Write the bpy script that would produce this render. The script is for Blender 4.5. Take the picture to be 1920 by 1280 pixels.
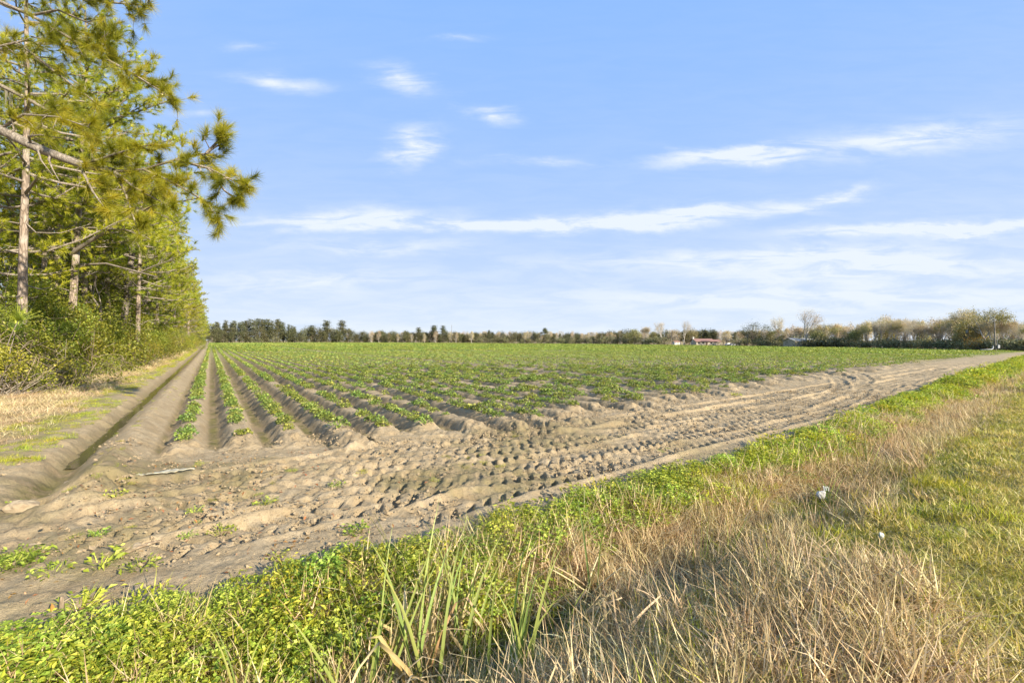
import bpy, math, random
import numpy as np
from mathutils import Vector, Matrix

R_ = math.radians
scene = bpy.context.scene
for o in list(bpy.data.objects):
    bpy.data.objects.remove(o)

# ------------------------------------------------------------------ camera
F_PX, CX, HY, CAM_H = 853.0, 960.0, 638.0, 2.0
cam = bpy.data.cameras.new("camera")
cam.sensor_width = 36.0
cam.lens = F_PX / 1920.0 * 36.0
cam.clip_start = 0.05
cam.clip_end = 20000
cam_o = bpy.data.objects.new("camera", cam)
scene.collection.objects.link(cam_o)
cam_o.location = (0, 0, CAM_H)
cam_o.rotation_euler = (R_(90) - math.atan(2 / F_PX), 0, 0)
scene.camera = cam_o

# ------------------------------------------------------------------ light
SUN_EL, SUN_AZ = 22.0, 132.0            # azimuth clockwise from +Y
EXPOSURE = 1.2
SKY_STRENGTH = 0.15
sv = Vector((math.sin(R_(SUN_AZ)) * math.cos(R_(SUN_EL)), math.cos(R_(SUN_AZ)) * math.cos(R_(SUN_EL)), math.sin(R_(SUN_EL))))
sun = bpy.data.lights.new("sun", 'SUN')
sun.energy = 5.0
sun.angle = R_(0.55)
sun.color = (1.0, 0.90, 0.74)
sun_o = bpy.data.objects.new("sun", sun)
scene.collection.objects.link(sun_o)
sun_o.rotation_euler = sv.to_track_quat('Z', 'Y').to_euler()
sun_o.location = sv * 60

scene.view_settings.view_transform = 'Standard'
scene.view_settings.look = 'None'
scene.view_settings.exposure = EXPOSURE
scene.view_settings.gamma = 1.0
scene.view_settings.use_curve_mapping = False
scene.render.engine = 'CYCLES'
scene.cycles.use_denoising = True
scene.cycles.max_bounces = 6
scene.cycles.diffuse_bounces = 3
scene.cycles.transmission_bounces = 4
scene.cycles.transparent_max_bounces = 6
scene.cycles.caustics_reflective = False
scene.cycles.caustics_refractive = False

# ------------------------------------------------------------------ node helpers
class NT:
    def __init__(self, tree):
        self.t = tree; self.n = tree.nodes; self.l = tree.links
    def add(self, typ, **kw):
        nd = self.n.new(typ)
        for k, v in kw.items():
            setattr(nd, k, v)
        return nd
    def put(self, sock, v):
        if isinstance(v, bpy.types.NodeSocket):
            self.l.new(v, sock)
        elif isinstance(v, (tuple, list)) and len(v) == 3 and sock.type == 'RGBA':
            sock.default_value = (*v, 1)
        else:
            sock.default_value = v
    def math(self, op, a, b=None, c=None, clamp=False):
        nd = self.add('ShaderNodeMath', operation=op, use_clamp=clamp)
        self.put(nd.inputs[0], a)
        if b is not None: self.put(nd.inputs[1], b)
        if c is not None: self.put(nd.inputs[2], c)
        return nd.outputs[0]
    def mix(self, f, a, b, blend='MIX'):
        nd = self.add('ShaderNodeMix', data_type='RGBA', blend_type=blend)
        self.put(nd.inputs[0], f); self.put(nd.inputs[6], a); self.put(nd.inputs[7], b)
        return nd.outputs[2]
    def noise(self, vec, scale, detail=4.0, rough=0.55, dist=0.0):
        nd = self.add('ShaderNodeTexNoise')
        if vec is not None: self.l.new(vec, nd.inputs['Vector'])
        nd.inputs['Scale'].default_value = scale
        nd.inputs['Detail'].default_value = detail
        nd.inputs['Roughness'].default_value = rough
        nd.inputs['Distortion'].default_value = dist
        return nd.outputs[0]
    def ramp(self, f, a, b):
        nd = self.add('ShaderNodeMapRange', interpolation_type='SMOOTHSTEP')
        self.put(nd.inputs[0], f); self.put(nd.inputs[1], a); self.put(nd.inputs[2], b)
        return nd.outputs[0]
    def attr(self, name):
        nd = self.add('ShaderNodeAttribute'); nd.attribute_name = name
        return nd.outputs['Fac']
    def mapping(self, vec, scale=(1, 1, 1), rot=(0, 0, 0)):
        nd = self.add('ShaderNodeMapping')
        self.l.new(vec, nd.inputs['Vector'])
        nd.inputs['Scale'].default_value = scale
        nd.inputs['Rotation'].default_value = rot
        return nd.outputs[0]

# ------------------------------------------------------------------ sky
world = bpy.data.worlds.new("World")
scene.world = world
world.use_nodes = True
W = NT(world.node_tree)
W.n.clear()
sky = W.add('ShaderNodeTexSky', sky_type='NISHITA')
sky.sun_disc = False
sky.sun_elevation = R_(SUN_EL)
sky.sun_rotation = R_(SUN_AZ)
sky.altitude = 0
sky.air_density = 1.0
sky.dust_density = 0.3
sky.ozone_density = 2.2
tc = W.add('ShaderNodeTexCoord')
sep = W.add('ShaderNodeSeparateXYZ')
W.l.new(tc.outputs['Generated'], sep.inputs[0])
el = W.math('ARCSINE', sep.outputs[2])
ay = W.math('MAXIMUM', W.math('ABSOLUTE', sep.outputs[1]), .12)
comb = W.add('ShaderNodeCombineXYZ')          # a high flat layer seen along its long streaks
W.l.new(W.math('DIVIDE', sep.outputs[0], ay), comb.inputs[0]); W.l.new(W.math('DIVIDE', sep.outputs[2], ay), comb.inputs[1])
ae = comb.outputs[0]
wz = W.add('ShaderNodeTexNoise'); wz.inputs['Scale'].default_value = 4.2; wz.inputs['Detail'].default_value = 7
wz.inputs['Roughness'].default_value = 0.62
W.l.new(W.mapping(ae, (1, 2.6, 1)), wz.inputs['Vector'])
warp = W.add('ShaderNodeVectorMath', operation='MULTIPLY_ADD')
W.l.new(wz.outputs['Color'], warp.inputs[0])
warp.inputs[1].default_value = (0.26, 0.075, 0)
W.l.new(ae, warp.inputs[2])
streak = W.noise(W.mapping(ae, (2.6, 15.0, 1), (0, 0, -0.08)), 2.2, 7, 0.62, 0.5)
# each wisp of high cloud: where it hangs, length, thickness, tilt, opacity
WISPS = [(470, 93, 75, 16, 0.0, .30), (530, 158, 125, 30, -.06, .7), (745, 150, 115, 40, -.22, .85), (910, 214, 95, 28, -.25, .75),
         (768, 272, 95, 58, .30, 1.1), (870, 72, 90, 13, .06, .3), (1010, 306, 210, 17, 0.0, .45), (1390, 288, 270, 24, .07, 1.4),
         (1700, 262, 450, 50, .12, .7), (640, 408, 330, 36, .03, .95), (930, 420, 520, 28, .0, 1.1), (1260, 405, 430, 32, .08, 1.3),
         (1560, 368, 150, 20, .2, .75), (700, 460, 300, 26, .0, .5), (1750, 430, 460, 26, .03, 1.3), (1380, 482, 700, 40, .03, .45),
         (1640, 505, 650, 60, .03, .5), (1500, 560, 900, 45, 0.0, .35), (600, 530, 400, 40, .04, .3), (380, 212, 80, 20, 0, .3),
         (2500, 330, 400, 60, .1, .7), (-200, 300, 400, 60, .1, .6), (2900, 150, 600, 50, .1, .6), (-700, 420, 700, 45, .05, .7)]
total = None
for px, py, rx, ry, tilt, op in WISPS:
    mp = W.add('ShaderNodeMapping', vector_type='TEXTURE')
    W.l.new(warp.outputs[0], mp.inputs['Vector'])
    mp.inputs['Location'].default_value = ((px - CX) / F_PX + .13, (HY - py) / F_PX + .0375, 0)
    mp.inputs['Rotation'].default_value = (0, 0, tilt)
    mp.inputs['Scale'].default_value = (rx / F_PX, ry / F_PX, 1)
    gr = W.add('ShaderNodeTexGradient', gradient_type='QUADRATIC_SPHERE')
    W.l.new(mp.outputs[0], gr.inputs[0])
    total = W.math('MULTIPLY_ADD', gr.outputs['Fac'], op * 1.0, total if total is not None else 0.0)
cl = W.math('MULTIPLY', total, W.math('MULTIPLY_ADD', W.ramp(streak, .33, .62), .95, .22))
# thin even veil that thickens towards the horizon
veil = W.math('EXPONENT', W.math('MULTIPLY', W.math('MAXIMUM', el, 0.0), -3.3))
veil = W.math('MULTIPLY', veil, W.math('MULTIPLY_ADD', W.ramp(streak, .3, .7), .18, .86))
cl = W.math('MAXIMUM', W.math('MINIMUM', W.math('ADD', cl, veil), .96), 0.0)
CLOUD = (2.53, 2.74, 2.95)
lim = W.add('ShaderNodeVectorMath', operation='MINIMUM')
tint = W.add('ShaderNodeVectorMath', operation='MULTIPLY'); W.l.new(sky.outputs[0], tint.inputs[0]); tint.inputs[1].default_value = (1.5, 1.35, 1.35)
W.l.new(tint.outputs[0], lim.inputs[0]); lim.inputs[1].default_value = (.64, 1.38, 2.95)
skycol = W.mix(cl, lim.outputs[0], CLOUD)
bg = W.add('ShaderNodeBackground')
W.l.new(skycol, bg.inputs[0])
bg.inputs[1].default_value = SKY_STRENGTH
wo = W.add('ShaderNodeOutputWorld')
W.l.new(bg.outputs[0], wo.inputs[0])

# ------------------------------------------------------------------ noise on arrays
def _hash(ix, iy, seed):
    h = (ix.astype(np.int64) * 374761393 + iy.astype(np.int64) * 668265263 + seed * 974711) & 0xFFFFFFFF
    h = ((h ^ (h >> 13)) * 1274126177) & 0xFFFFFFFF
    return ((h ^ (h >> 16)) & 0xFFFFFF) / float(0xFFFFFF)
def vnoise(x, y, seed=0):
    ix, iy = np.floor(x), np.floor(y)
    fx, fy = x - ix, y - iy
    fx = fx * fx * (3 - 2 * fx); fy = fy * fy * (3 - 2 * fy)
    a = _hash(ix, iy, seed); b = _hash(ix + 1, iy, seed); c = _hash(ix, iy + 1, seed); d = _hash(ix + 1, iy + 1, seed)
    return (a + (b - a) * fx) * (1 - fy) + (c + (d - c) * fx) * fy
def fbm(x, y, seed=0, octv=4, gain=.5):
    out = 0; amp = 1; tot = 0
    for i in range(octv):
        out = out + amp * vnoise(x * 2 ** i, y * 2 ** i, seed + i * 17); tot += amp; amp *= gain
    return out / tot
def sst(a, b, x):
    t = np.clip((x - a) / (b - a), 0, 1)
    return t * t * (3 - 2 * t)

# ------------------------------------------------------------------ lie of the land
CU, SU = 0.834, 0.552          # the rows run along (-SU, CU); s counts across them
CW, SW = 0.788, 0.616          # the track and its ditch run along (CW, SW); q counts from the camera towards the field
SP, S0 = 0.89, -0.40           # spacing of the rows and place of the first planted one
def qe_f(r): return np.interp(r, [-8, -.9, .1, 2, 3.75, 5, 9.4, 13.5, 23.7, 60, 140], [4.75, 4.25, 4.05, 3.92, 3.9, 3.75, 3.72, 3.55, 3.75, 4.3, 6])
def qd_f(r): return np.interp(r, [-8, 0, 2, 7, 12, 24, 60, 140], [3.2, 2.9, 2.75, 2.4, 2.4, 2.5, 3.1, 4.6])
def qf_f(r): return np.interp(r, [-10, .3, 3.3, 5.7, 8.5, 11.7, 26.4, 81.8, 160], [10.2, 9.4, 8.75, 8.15, 7.85, 7.85, 9.0, 8.6, 9.5])
def far_f(x, y):
    px = CX + F_PX * x / np.maximum(y, .5)
    return np.interp(px, [-500, 395, 850, 1000, 1160, 1300, 1500, 1700, 1850, 1920, 2600], [380, 385, 392, 370, 335, 272, 183, 138, 108, 100, 60])
PUD = (-5.15, 6.75)
WATER_FURROWS = [16.4 + 13.35 * i for i in range(20)]
def coords(x, y):
    return CU * x + SU * y, -SU * x + CU * y, CW * x + SW * y, -SW * x + CW * y
def fall(x, y):
    R = np.hypot(x, y); az_ = np.degrees(np.arctan2(x, np.maximum(y, .01)))
    return -1.0 * sst(45, 280, R) * sst(-22, 16, az_)
TRACKS = [  # q along the track for each wheel path, with the stretch it covers and how sharp its tread is
    (lambda r: 4.72 + .10 * np.sin(r * .3), 2.5, 90, 1.0), (lambda r: 5.32 + .12 * np.sin(r * .22 + 1), 0, 90, 1.0),
    (lambda r: 6.15 + .15 * np.sin(r * .2), -1, 90, .9), (lambda r: 6.78 + .12 * np.sin(r * .24 + 2), -2, 90, 1.0),
    (lambda r: 7.45 + .14 * np.sin(r * .17 + 1), 2, 90, .8), (lambda r: 5.15 + .033 * (14 - r) ** 2, 3.5, 14, .9),
    (lambda r: 5.85 + .030 * (16 - r) ** 2, 4.5, 16, .9), (lambda r: 4.75 + .022 * (9 - r) ** 2, -3, 9, .8),
    (lambda r: 5.5 + .02 * (8 - r) ** 2, -4, 8, .8), (lambda r: 7.1 + .012 * (6 - r) ** 2, -4, 6, .7),
    (lambda r: 4.9 + .016 * (r - 15) ** 2, 15, 32, 1.0), (lambda r: 5.6 + .016 * (r - 15) ** 2, 15, 29, .9),
    (lambda r: 6.3 + .02 * (r - 22) ** 2, 22, 34, .8),
    (lambda r: 8.0 + .1 * np.sin(r * .3), -3, 9, .7), (lambda r: 5.75 + .1 * np.sin(r * .27 + 2), 3, 60, .7), (lambda r: 6.6 - .03 * r, -5, 3, .8), (lambda r: 7.9 - .12 * r, -4, 5, .8)]

def land(x, y, detail=True):
    """height and ground cover of every point"""
    x = np.asarray(x, float); y = np.asarray(y, float)
    s, t, r, q = coords(x, y)
    R = np.hypot(x, y)
    qe, qd, qf = qe_f(r), qd_f(r), qf_f(r)
    ph = (s - S0) / SP
    k = np.round(ph)
    yfar = far_f(x, y)
    inside = sst(4, -2, y - yfar)
    n1 = fbm(x * .45, y * .45, 3, 3) - .5
    n2 = fbm(x * 1.7, y * 1.7, 11, 4) - .5
    n3 = fbm(x * 6, y * 6, 23, 3) - .5
    endn = (_hash(k, k * 0, 5) - .5) * 1.3 + n2 * 1.2
    field = sst(-.2, .75, q - qf + endn) * sst(-.9, -.75, s)
    near = sst(85, 30, R)
    left = sst(-3.6, -3.2, s)                       # 0 in the woodland strip, 1 on worked soil
    # planted ridges
    m = np.abs(ph - k) * SP
    side = np.where(ph > k, 1, 0)
    wid = .20 + .07 * _hash(np.floor(ph), k * 0, 9)
    prof = sst(.445 - .06, wid * .55, m + n3 * .05)
    endz = sst(-.6, .1, q - qf + endn) * sst(1.6, .3, q - qf + endn)
    ridge = -.085 + .225 * prof + n2 * .07 + n3 * .05
    bare = np.zeros_like(s)
    for b in WATER_FURROWS[:6]:
        bare = np.maximum(bare, sst(.75, .45, np.abs(s - b)))
    ridge = ridge * (1 - bare) + bare * (-.16 + .22 * sst(.25, .5, np.abs(s - (S0 + np.round((s - S0) / SP) * SP)))) 
    z = .02 * n1 + ridge * field * near + endz * (np.abs(n3) * .18 + n2 * .07) * near * sst(-.9, -.7, s)
    # unplanted bank, drain and edge of the strip beside the woodland
    st = sst(6.9, 8.6, q + n2 * .8)
    stw = sst(8.2, 9.6, q + n2 * .6)
    bank = .24 * np.exp(-((s + 1.27) / .28) ** 2) * st + n3 * .05 * np.exp(-((s + 1.25) / .4) ** 2)
    drain = -.24 * np.exp(-np.abs((s + 1.97 + n2 * .22) / .25) ** 2.2) * sst(6.9, 9.8, q) + n3 * .05 * np.exp(-((s + 2.0) / .9) ** 2)
    lbank = .07 * np.exp(-((s + 2.85) / .55) ** 2) * st
    z = z + bank + drain + lbank + .10 * (1 - left)
    crumb = (fbm(x * 4.2, y * 4.2, 131, 4) - .5) * sst(40, 15, R)
    z = z + crumb * (.06 * field + .10 * np.exp(-((s + 2.0) / 1.1) ** 2) * st)
    # trampled headland with tyre prints
    tz = sst(0, .5, q - qe) * sst(.5, -.4, q - qf) * left
    if detail:
        print_ = np.zeros_like(z)
        sel = (tz > .02) & (R < 75) & (y > 0)
        rr, qq = r[sel], q[sel]
        xs, ys = x[sel], y[sel]
        zz = np.zeros_like(rr); wsum = np.zeros_like(rr)
        ero = fbm(xs * 1.3, ys * 1.3, 41, 3)
        for i, (fn, r0, r1, stg) in enumerate(TRACKS):
            ff = fn(rr); sl = (fn(rr + .05) - ff) / .05
            g = np.sqrt(1 + sl * sl)
            b = (qq - ff) / g + (fbm(rr * .8, qq * .3, 60 + i, 2) - .5) * .12
            a = rr * g
            on = sst(.33, .25, np.abs(b)) * sst(r0 - .6, r0 + .6, rr) * sst(r1 + .6, r1 - .6, rr)
            saw = (a / .235 + np.abs(b) * 2.6 + (b > 0) * .5 + (ero - .5) * .8) % 1.0
            lug = sst(.0, .10, saw) * sst(.52, .34, saw)
            dep = on * stg * (.45 + .8 * sst(.35, .6, ero))
            pz = -.02 * dep - .078 * dep * lug * sst(.02, .06, np.abs(b))
            berm = .035 * stg * np.exp(-((np.abs(b) - .36) / .07) ** 2) * sst(r0, r0 + 1, rr) * sst(r1, r1 - 1, rr)
            zz = zz * (1 - .75 * on) + pz + berm
        rough = (fbm(xs * 3.2, ys * 3.2, 71, 4) - .5)
        rid = np.abs(fbm(xs * 2.1 + .6 * ys, ys * 3.4, 81, 4) - .5)
        zz = zz + rough * .042 + (rid - .08) * .055 * sst(8, 3, rr) + (ero - .5) * .02 + (fbm(xs * 11, ys * 11, 77, 3) - .5) * .034
        print_[sel] = zz
        z = z + print_ * tz * sst(75, 45, R)
    # roadside ditch and verge
    dd = q - qd
    bot = .40 - .08 * sst(4, 10, r) + n1 * .1
    ditch = -bot * np.where(dd > 0, sst(1, 0, dd / np.maximum(qe - qd + .05, .3)), sst(1.9, .1, -dd)) * sst(0.25, -.1, q - qe)
    verge = .24 * sst(.6, -2.5, dd) * sst(0.2, -.4, q - qe)
    z = z + ditch + verge + n2 * .05 * sst(.3, -.3, q - qe) + n3 * .02 * sst(.3, -.3, q - qe)
    z = z + fall(x, y) + .25 * (fbm(x * .02, y * .02, 7, 2) - .5) * sst(60, 200, R)
    out = dict(z=z, s=s, t=t, r=r, q=q, qe=qe, qd=qd, qf=qf, field=field, m=m, k=k, R=R, yfar=yfar, inside=inside, bare=bare, n1=n1, n2=n2, left=left)
    if detail:
        ditchside = sst(.25, -.15, q - qe + n2 * .5)
        wood = (1 - left) * (1 - ditchside)
        out['wet'] = np.clip(field * sst(.26, .40, m) * .8 * near + np.exp(-((s + 1.97) / .22) ** 2) * st * .7 + .9 * ditchside * np.exp(-(dd / .7) ** 2)
                             + .35 * sst(.1, .3, n1) * tz, 0, 1)
        out['alg'] = np.clip(field * sst(.30, .42, m) * near * sst(-.15, .2, n2 + .1) + np.exp(-((s + 1.97) / .22) ** 2) * st * .7
                             + tz * sst(.04, .22, n1 + n2 * .5) * sst(12, 5, r) * .55, 0, 1)
        out['veg'] = np.clip(ditchside + wood + (1 - inside), 0, 1)
        out['grn'] = np.clip((1 - ditchside) * np.exp(-((s + 3.0) / .45) ** 2) * .7 * sst(-.1, .2, n2) * st + ditchside * sst(.6, -.8, dd) * (.35 + .5 * sst(10, 40, r)), 0, 1)
        out['crop'] = np.clip(field * sst(30, 140, R) * inside * (1 - bare * .8), 0, 1)
    return out
def zat(x, y):
    return float(land(np.array([x]), np.array([y]), False)['z'][0])
def at(px, py, Y):
    return Vector(((px - CX) / F_PX * Y, Y, CAM_H + (HY - py) / F_PX * Y))

# ------------------------------------------------------------------ mesh helpers
COL = scene.collection
def np_mesh(name, V, tris=None, quads=None, attrs=None, mats=(), midx=None, smooth=True):
    me = bpy.data.meshes.new(name)
    V = np.asarray(V, np.float32).reshape(-1, 3)
    tris = np.zeros((0, 3), np.int32) if tris is None else np.asarray(tris, np.int32).reshape(-1, 3)
    quads = np.zeros((0, 4), np.int32) if quads is None else np.asarray(quads, np.int32).reshape(-1, 4)
    nt, nq = len(tris), len(quads)
    me.vertices.add(len(V)); me.vertices.foreach_set('co', V.ravel())
    me.loops.add(nt * 3 + nq * 4)
    me.loops.foreach_set('vertex_index', np.concatenate([tris.ravel(), quads.ravel()]).astype(np.int32))
    me.polygons.add(nt + nq)
    me.polygons.foreach_set('loop_start', np.concatenate([np.arange(nt) * 3, nt * 3 + np.arange(nq) * 4]).astype(np.int32))
    me.polygons.foreach_set('use_smooth', np.full(nt + nq, smooth))
    for m_ in mats: me.materials.append(m_)
    if midx is not None: me.polygons.foreach_set('material_index', np.asarray(midx, np.int32))
    for an, av in (attrs or {}).items():
        a_ = me.attributes.new(an, 'FLOAT', 'POINT'); a_.data.foreach_set('value', np.asarray(av, np.float32))
    me.update(calc_edges=True); me.validate()
    return me
def add_obj(name, me, parent=None, label=None, cat=None, group=None, kind=None, loc=None):
    o = bpy.data.objects.new(name, me)
    COL.objects.link(o)
    if parent: o.parent = parent
    if label: o['label'] = label
    if cat: o['category'] = cat
    if group: o['group'] = group
    if kind: o['kind'] = kind
    if loc is not None: o.location = loc
    return o
class MB:
    """collects tubes, leaves, boxes into one mesh"""
    def __init__(self):
        self.V = []; self.T = []; self.Q = []; self.A = []; self.n = 0; self.TM = []; self.QM = []
    def raw(self, V, T=None, Q=None, a=0.5, m=0):
        V = np.asarray(V, float).reshape(-1, 3)
        if T is not None and len(T):
            self.T.append(np.asarray(T).reshape(-1, 3) + self.n); self.TM.append(np.full(len(self.T[-1]), m))
        if Q is not None and len(Q):
            self.Q.append(np.asarray(Q).reshape(-1, 4) + self.n); self.QM.append(np.full(len(self.Q[-1]), m))
        self.V.append(V); self.A.append(np.broadcast_to(np.asarray(a, float), (len(V),)))
        self.n += len(V)
    def tube(self, P, rad, sides=6, a=.5, m=0, cap=False):
        P = np.asarray(P, float); n = len(P); rad = np.broadcast_to(np.asarray(rad, float), (n,))
        D = np.gradient(P, axis=0); D /= np.linalg.norm(D, axis=1, keepdims=True) + 1e-9
        ref = np.array([0, 0, 1.0]) if abs(D[0, 2]) < .8 else np.array([1.0, 0, 0])
        U = np.cross(D, ref); U /= np.linalg.norm(U, axis=1, keepdims=True) + 1e-9
        Vv = np.cross(D, U)
        an = np.arange(sides) / sides * 2 * np.pi
        ring = P[:, None] + rad[:, None, None] * (U[:, None] * np.cos(an)[None, :, None] + Vv[:, None] * np.sin(an)[None, :, None])
        i = np.arange(n - 1)[:, None] * sides; j = np.arange(sides)[None]; j2 = (j + 1) % sides
        Q = np.stack([i + j, i + j2, i + sides + j2, i + sides + j], -1).reshape(-1, 4)
        VV = ring.reshape(-1, 3); T = None
        if cap:
            VV = np.vstack([VV, P[:1], P[-1:]]); jj = np.arange(sides); c0 = n * sides; b0 = (n - 1) * sides
            T = np.vstack([np.stack([np.full(sides, c0), (jj + 1) % sides, jj], -1), np.stack([np.full(sides, c0 + 1), b0 + jj, b0 + (jj + 1) % sides], -1)])
        self.raw(VV, T, Q, a, m)
    def box(self, lo, hi, a=.5, m=0):
        x0, y0, z0 = lo; x1, y1, z1 = hi
        V = [(x0, y0, z0), (x1, y0, z0), (x1, y1, z0), (x0, y1, z0), (x0, y0, z1), (x1, y0, z1), (x1, y1, z1), (x0, y1, z1)]
        self.raw(V, None, [(3, 2, 1, 0), (4, 5, 6, 7), (0, 1, 5, 4), (1, 2, 6, 5), (2, 3, 7, 6), (3, 0, 4, 7)], a, m)
    def leaves(self, P, size, rng, aspect=.55, up=.3, a=None, m=0, normals=None):
        """one folded leaf of four corners at each point"""
        P = np.asarray(P, float); n = len(P)
        size = np.broadcast_to(np.asarray(size, float), (n,))[:, None]
        d = rng.normal(size=(n, 3)); d[:, 2] = d[:, 2] * .7
        if normals is not None: d = d * .7 + normals * .9
        d /= np.linalg.norm(d, axis=1, keepdims=True)
        nn = rng.normal(size=(n, 3)); nn[:, 2] += up * 3
        w = np.cross(d, nn); w /= np.linalg.norm(w, axis=1, keepdims=True) + 1e-9
        nrm = np.cross(w, d)
        b = P - d * size * .5; tip = P + d * size * .5 - nrm * size * .12
        l = P + w * size * aspect * .5 + nrm * size * .1; r_ = P - w * size * aspect * .5 + nrm * size * .1
        V = np.stack([b, l, tip, r_], 1).reshape(-1, 3)
        i = np.arange(n)[:, None] * 4
        T = np.concatenate([i + [[0, 2, 1]], i + [[0, 3, 2]]], 0)
        a = rng.random(n) if a is None else np.broadcast_to(a, (n,))
        self.raw(V, T, None, np.repeat(a, 4), m)
    def blades(self, P, D, L, w, rng, droop=.5, seg=3, a=None, m=0, curl=.0):
        """grass blades: strips that rise along D and bend over"""
        P = np.asarray(P, float); n = len(P)
        D = np.asarray(D, float); D = D / (np.linalg.norm(D, axis=1, keepdims=True) + 1e-9)
        L = np.broadcast_to(np.asarray(L, float), (n,)); w = np.broadcast_to(np.asarray(w, float), (n,)); droop = np.broadcast_to(np.asarray(droop, float), (n,))
        h = np.stack([D[:, 0], D[:, 1], np.zeros(n)], 1) + rng.normal(size=(n, 3)) * .25; h[:, 2] = 0
        h /= np.linalg.norm(h, axis=1, keepdims=True) + 1e-9
        W_ = np.stack([-h[:, 1], h[:, 0], np.zeros(n)], 1)
        tw = rng.uniform(-.8, .8, n)[:, None]
        W_ = W_ * np.cos(tw) + h * np.sin(tw)
        rows = []
        for i in range(seg + 1):
            u = i / seg
            c = P + D * (L * u)[:, None] + (h * .8 + np.array([0, 0, -1.0])) * (L * droop * u * u * .6)[:, None]
            ww = (w * (1 - u ** 1.6) * .5)[:, None]
            if i == seg: rows.append(c)
            else: rows += [c - W_ * ww, c + W_ * ww]
        V = np.stack(rows, 1).reshape(-1, 3)
        st = 2 * seg + 1
        i = np.arange(n)[:, None] * st
        Q = np.concatenate([i + np.array([[2 * j, 2 * j + 1, 2 * j + 3, 2 * j + 2]]) for j in range(seg - 1)], 0) if seg > 1 else None
        T = i + np.array([[2 * seg - 2, 2 * seg - 1, 2 * seg]])
        a = rng.random(n) if a is None else np.broadcast_to(a, (n,))
        self.raw(V, T, Q, np.repeat(a, st), m)
    def needles(self, P, axis, rng, count=26, L=.27, w=.012, spread=.9, a=None):
        """a brush of pine needles at each point"""
        P = np.repeat(np.asarray(P, float), count, 0); ax = np.repeat(np.asarray(axis, float), count, 0)
        n = len(P)
        d = ax + rng.normal(size=(n, 3)) * spread * .62; d /= np.linalg.norm(d, axis=1, keepdims=True)
        b = P - ax * rng.uniform(0, .16, n)[:, None]
        ll = (L * rng.uniform(.7, 1.1, n))[:, None]
        wv = np.cross(d, rng.normal(size=(n, 3))); wv /= np.linalg.norm(wv, axis=1, keepdims=True) + 1e-9
        tip = b + d * ll; tip[:, 2] -= .10 * ll[:, 0]
        V = np.stack([b - wv * w * .5, b + wv * w * .5, tip], 1).reshape(-1, 3)
        T = np.arange(n * 3).reshape(-1, 3)
        a = np.repeat(rng.random(n // count), count) if a is None else a
        a = np.clip(a + rng.normal(size=n) * .12, 0, 1)
        self.raw(V, T, None, np.repeat(a, 3))
    def mesh(self, name, mats, smooth=True):
        if not isinstance(mats, (list, tuple)): mats = [mats]
        T = np.concatenate(self.T) if self.T else None; Q = np.concatenate(self.Q) if self.Q else None
        mi = np.concatenate((self.TM or [np.zeros(0)]) + (self.QM or [np.zeros(0)]))
        return np_mesh(name, np.concatenate(self.V), T, Q, {'v': np.concatenate(self.A)}, mats, mi, smooth)
def nrm(v):
    v = np.asarray(v, float); return v / (np.linalg.norm(v) + 1e-9)

# ------------------------------------------------------------------ materials
def new_mat(name):
    m_ = bpy.data.materials.new(name); m_.use_nodes = True
    t_ = NT(m_.node_tree); t_.n.clear()
    out = t_.add('ShaderNodeOutputMaterial')
    return m_, t_, out
def leaf_mat(name, stops, transl=.35, rough=.55, spec=.25, jit=.25, tcol=None, patch=.9, pcol=(1.25, 1.0, .75)):
    """stops: colours from v=0 to v=1"""
    m_, t, out = new_mat(name)
    v = t.attr('v')
    cr = t.add('ShaderNodeValToRGB')
    el_ = cr.color_ramp.elements
    while len(el_) < len(stops): el_.new(0.5)
    for i, c in enumerate(stops):
        el_[i].position = i / (len(stops) - 1); el_[i].color = (*c, 1)
    t.l.new(v, cr.inputs[0])
    oi = t.add('ShaderNodeObjectInfo')
    hs_ = t.add('ShaderNodeHueSaturation')
    t.l.new(cr.outputs[0], hs_.inputs['Color'])
    t.l.new(t.math('MULTIPLY_ADD', oi.outputs['Random'], jit * 2, 1 - jit), hs_.inputs['Value'])
    t.l.new(t.math('MULTIPLY_ADD', t.math('FRACT', t.math('MULTIPLY', oi.outputs['Random'], 7.3)), .05, .475), hs_.inputs['Hue'])
    gp = t.add('ShaderNodeNewGeometry')
    pn = t.noise(gp.outputs['Position'], patch, 2, .5)
    col_ = t.mix(t.math('MULTIPLY', t.ramp(pn, .38, .68), .55), hs_.outputs[0], t.mix(1.0, hs_.outputs[0], pcol, 'MULTIPLY'))
    p = t.add('ShaderNodeBsdfPrincipled')
    t.l.new(col_, p.inputs['Base Color'])
    p.inputs['Roughness'].default_value = rough
    p.inputs['Specular IOR Level'].default_value = spec
    tr = t.add('ShaderNodeBsdfTranslucent')
    t.l.new(t.mix(1.0, col_, tcol or (1.5, 1.45, .55), 'MULTIPLY'), tr.inputs[0])
    mx = t.add('ShaderNodeMixShader'); mx.inputs[0].default_value = transl
    t.l.new(p.outputs[0], mx.inputs[1]); t.l.new(tr.outputs[0], mx.inputs[2])
    t.l.new(mx.outputs[0], out.inputs[0])
    return m_
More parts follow.
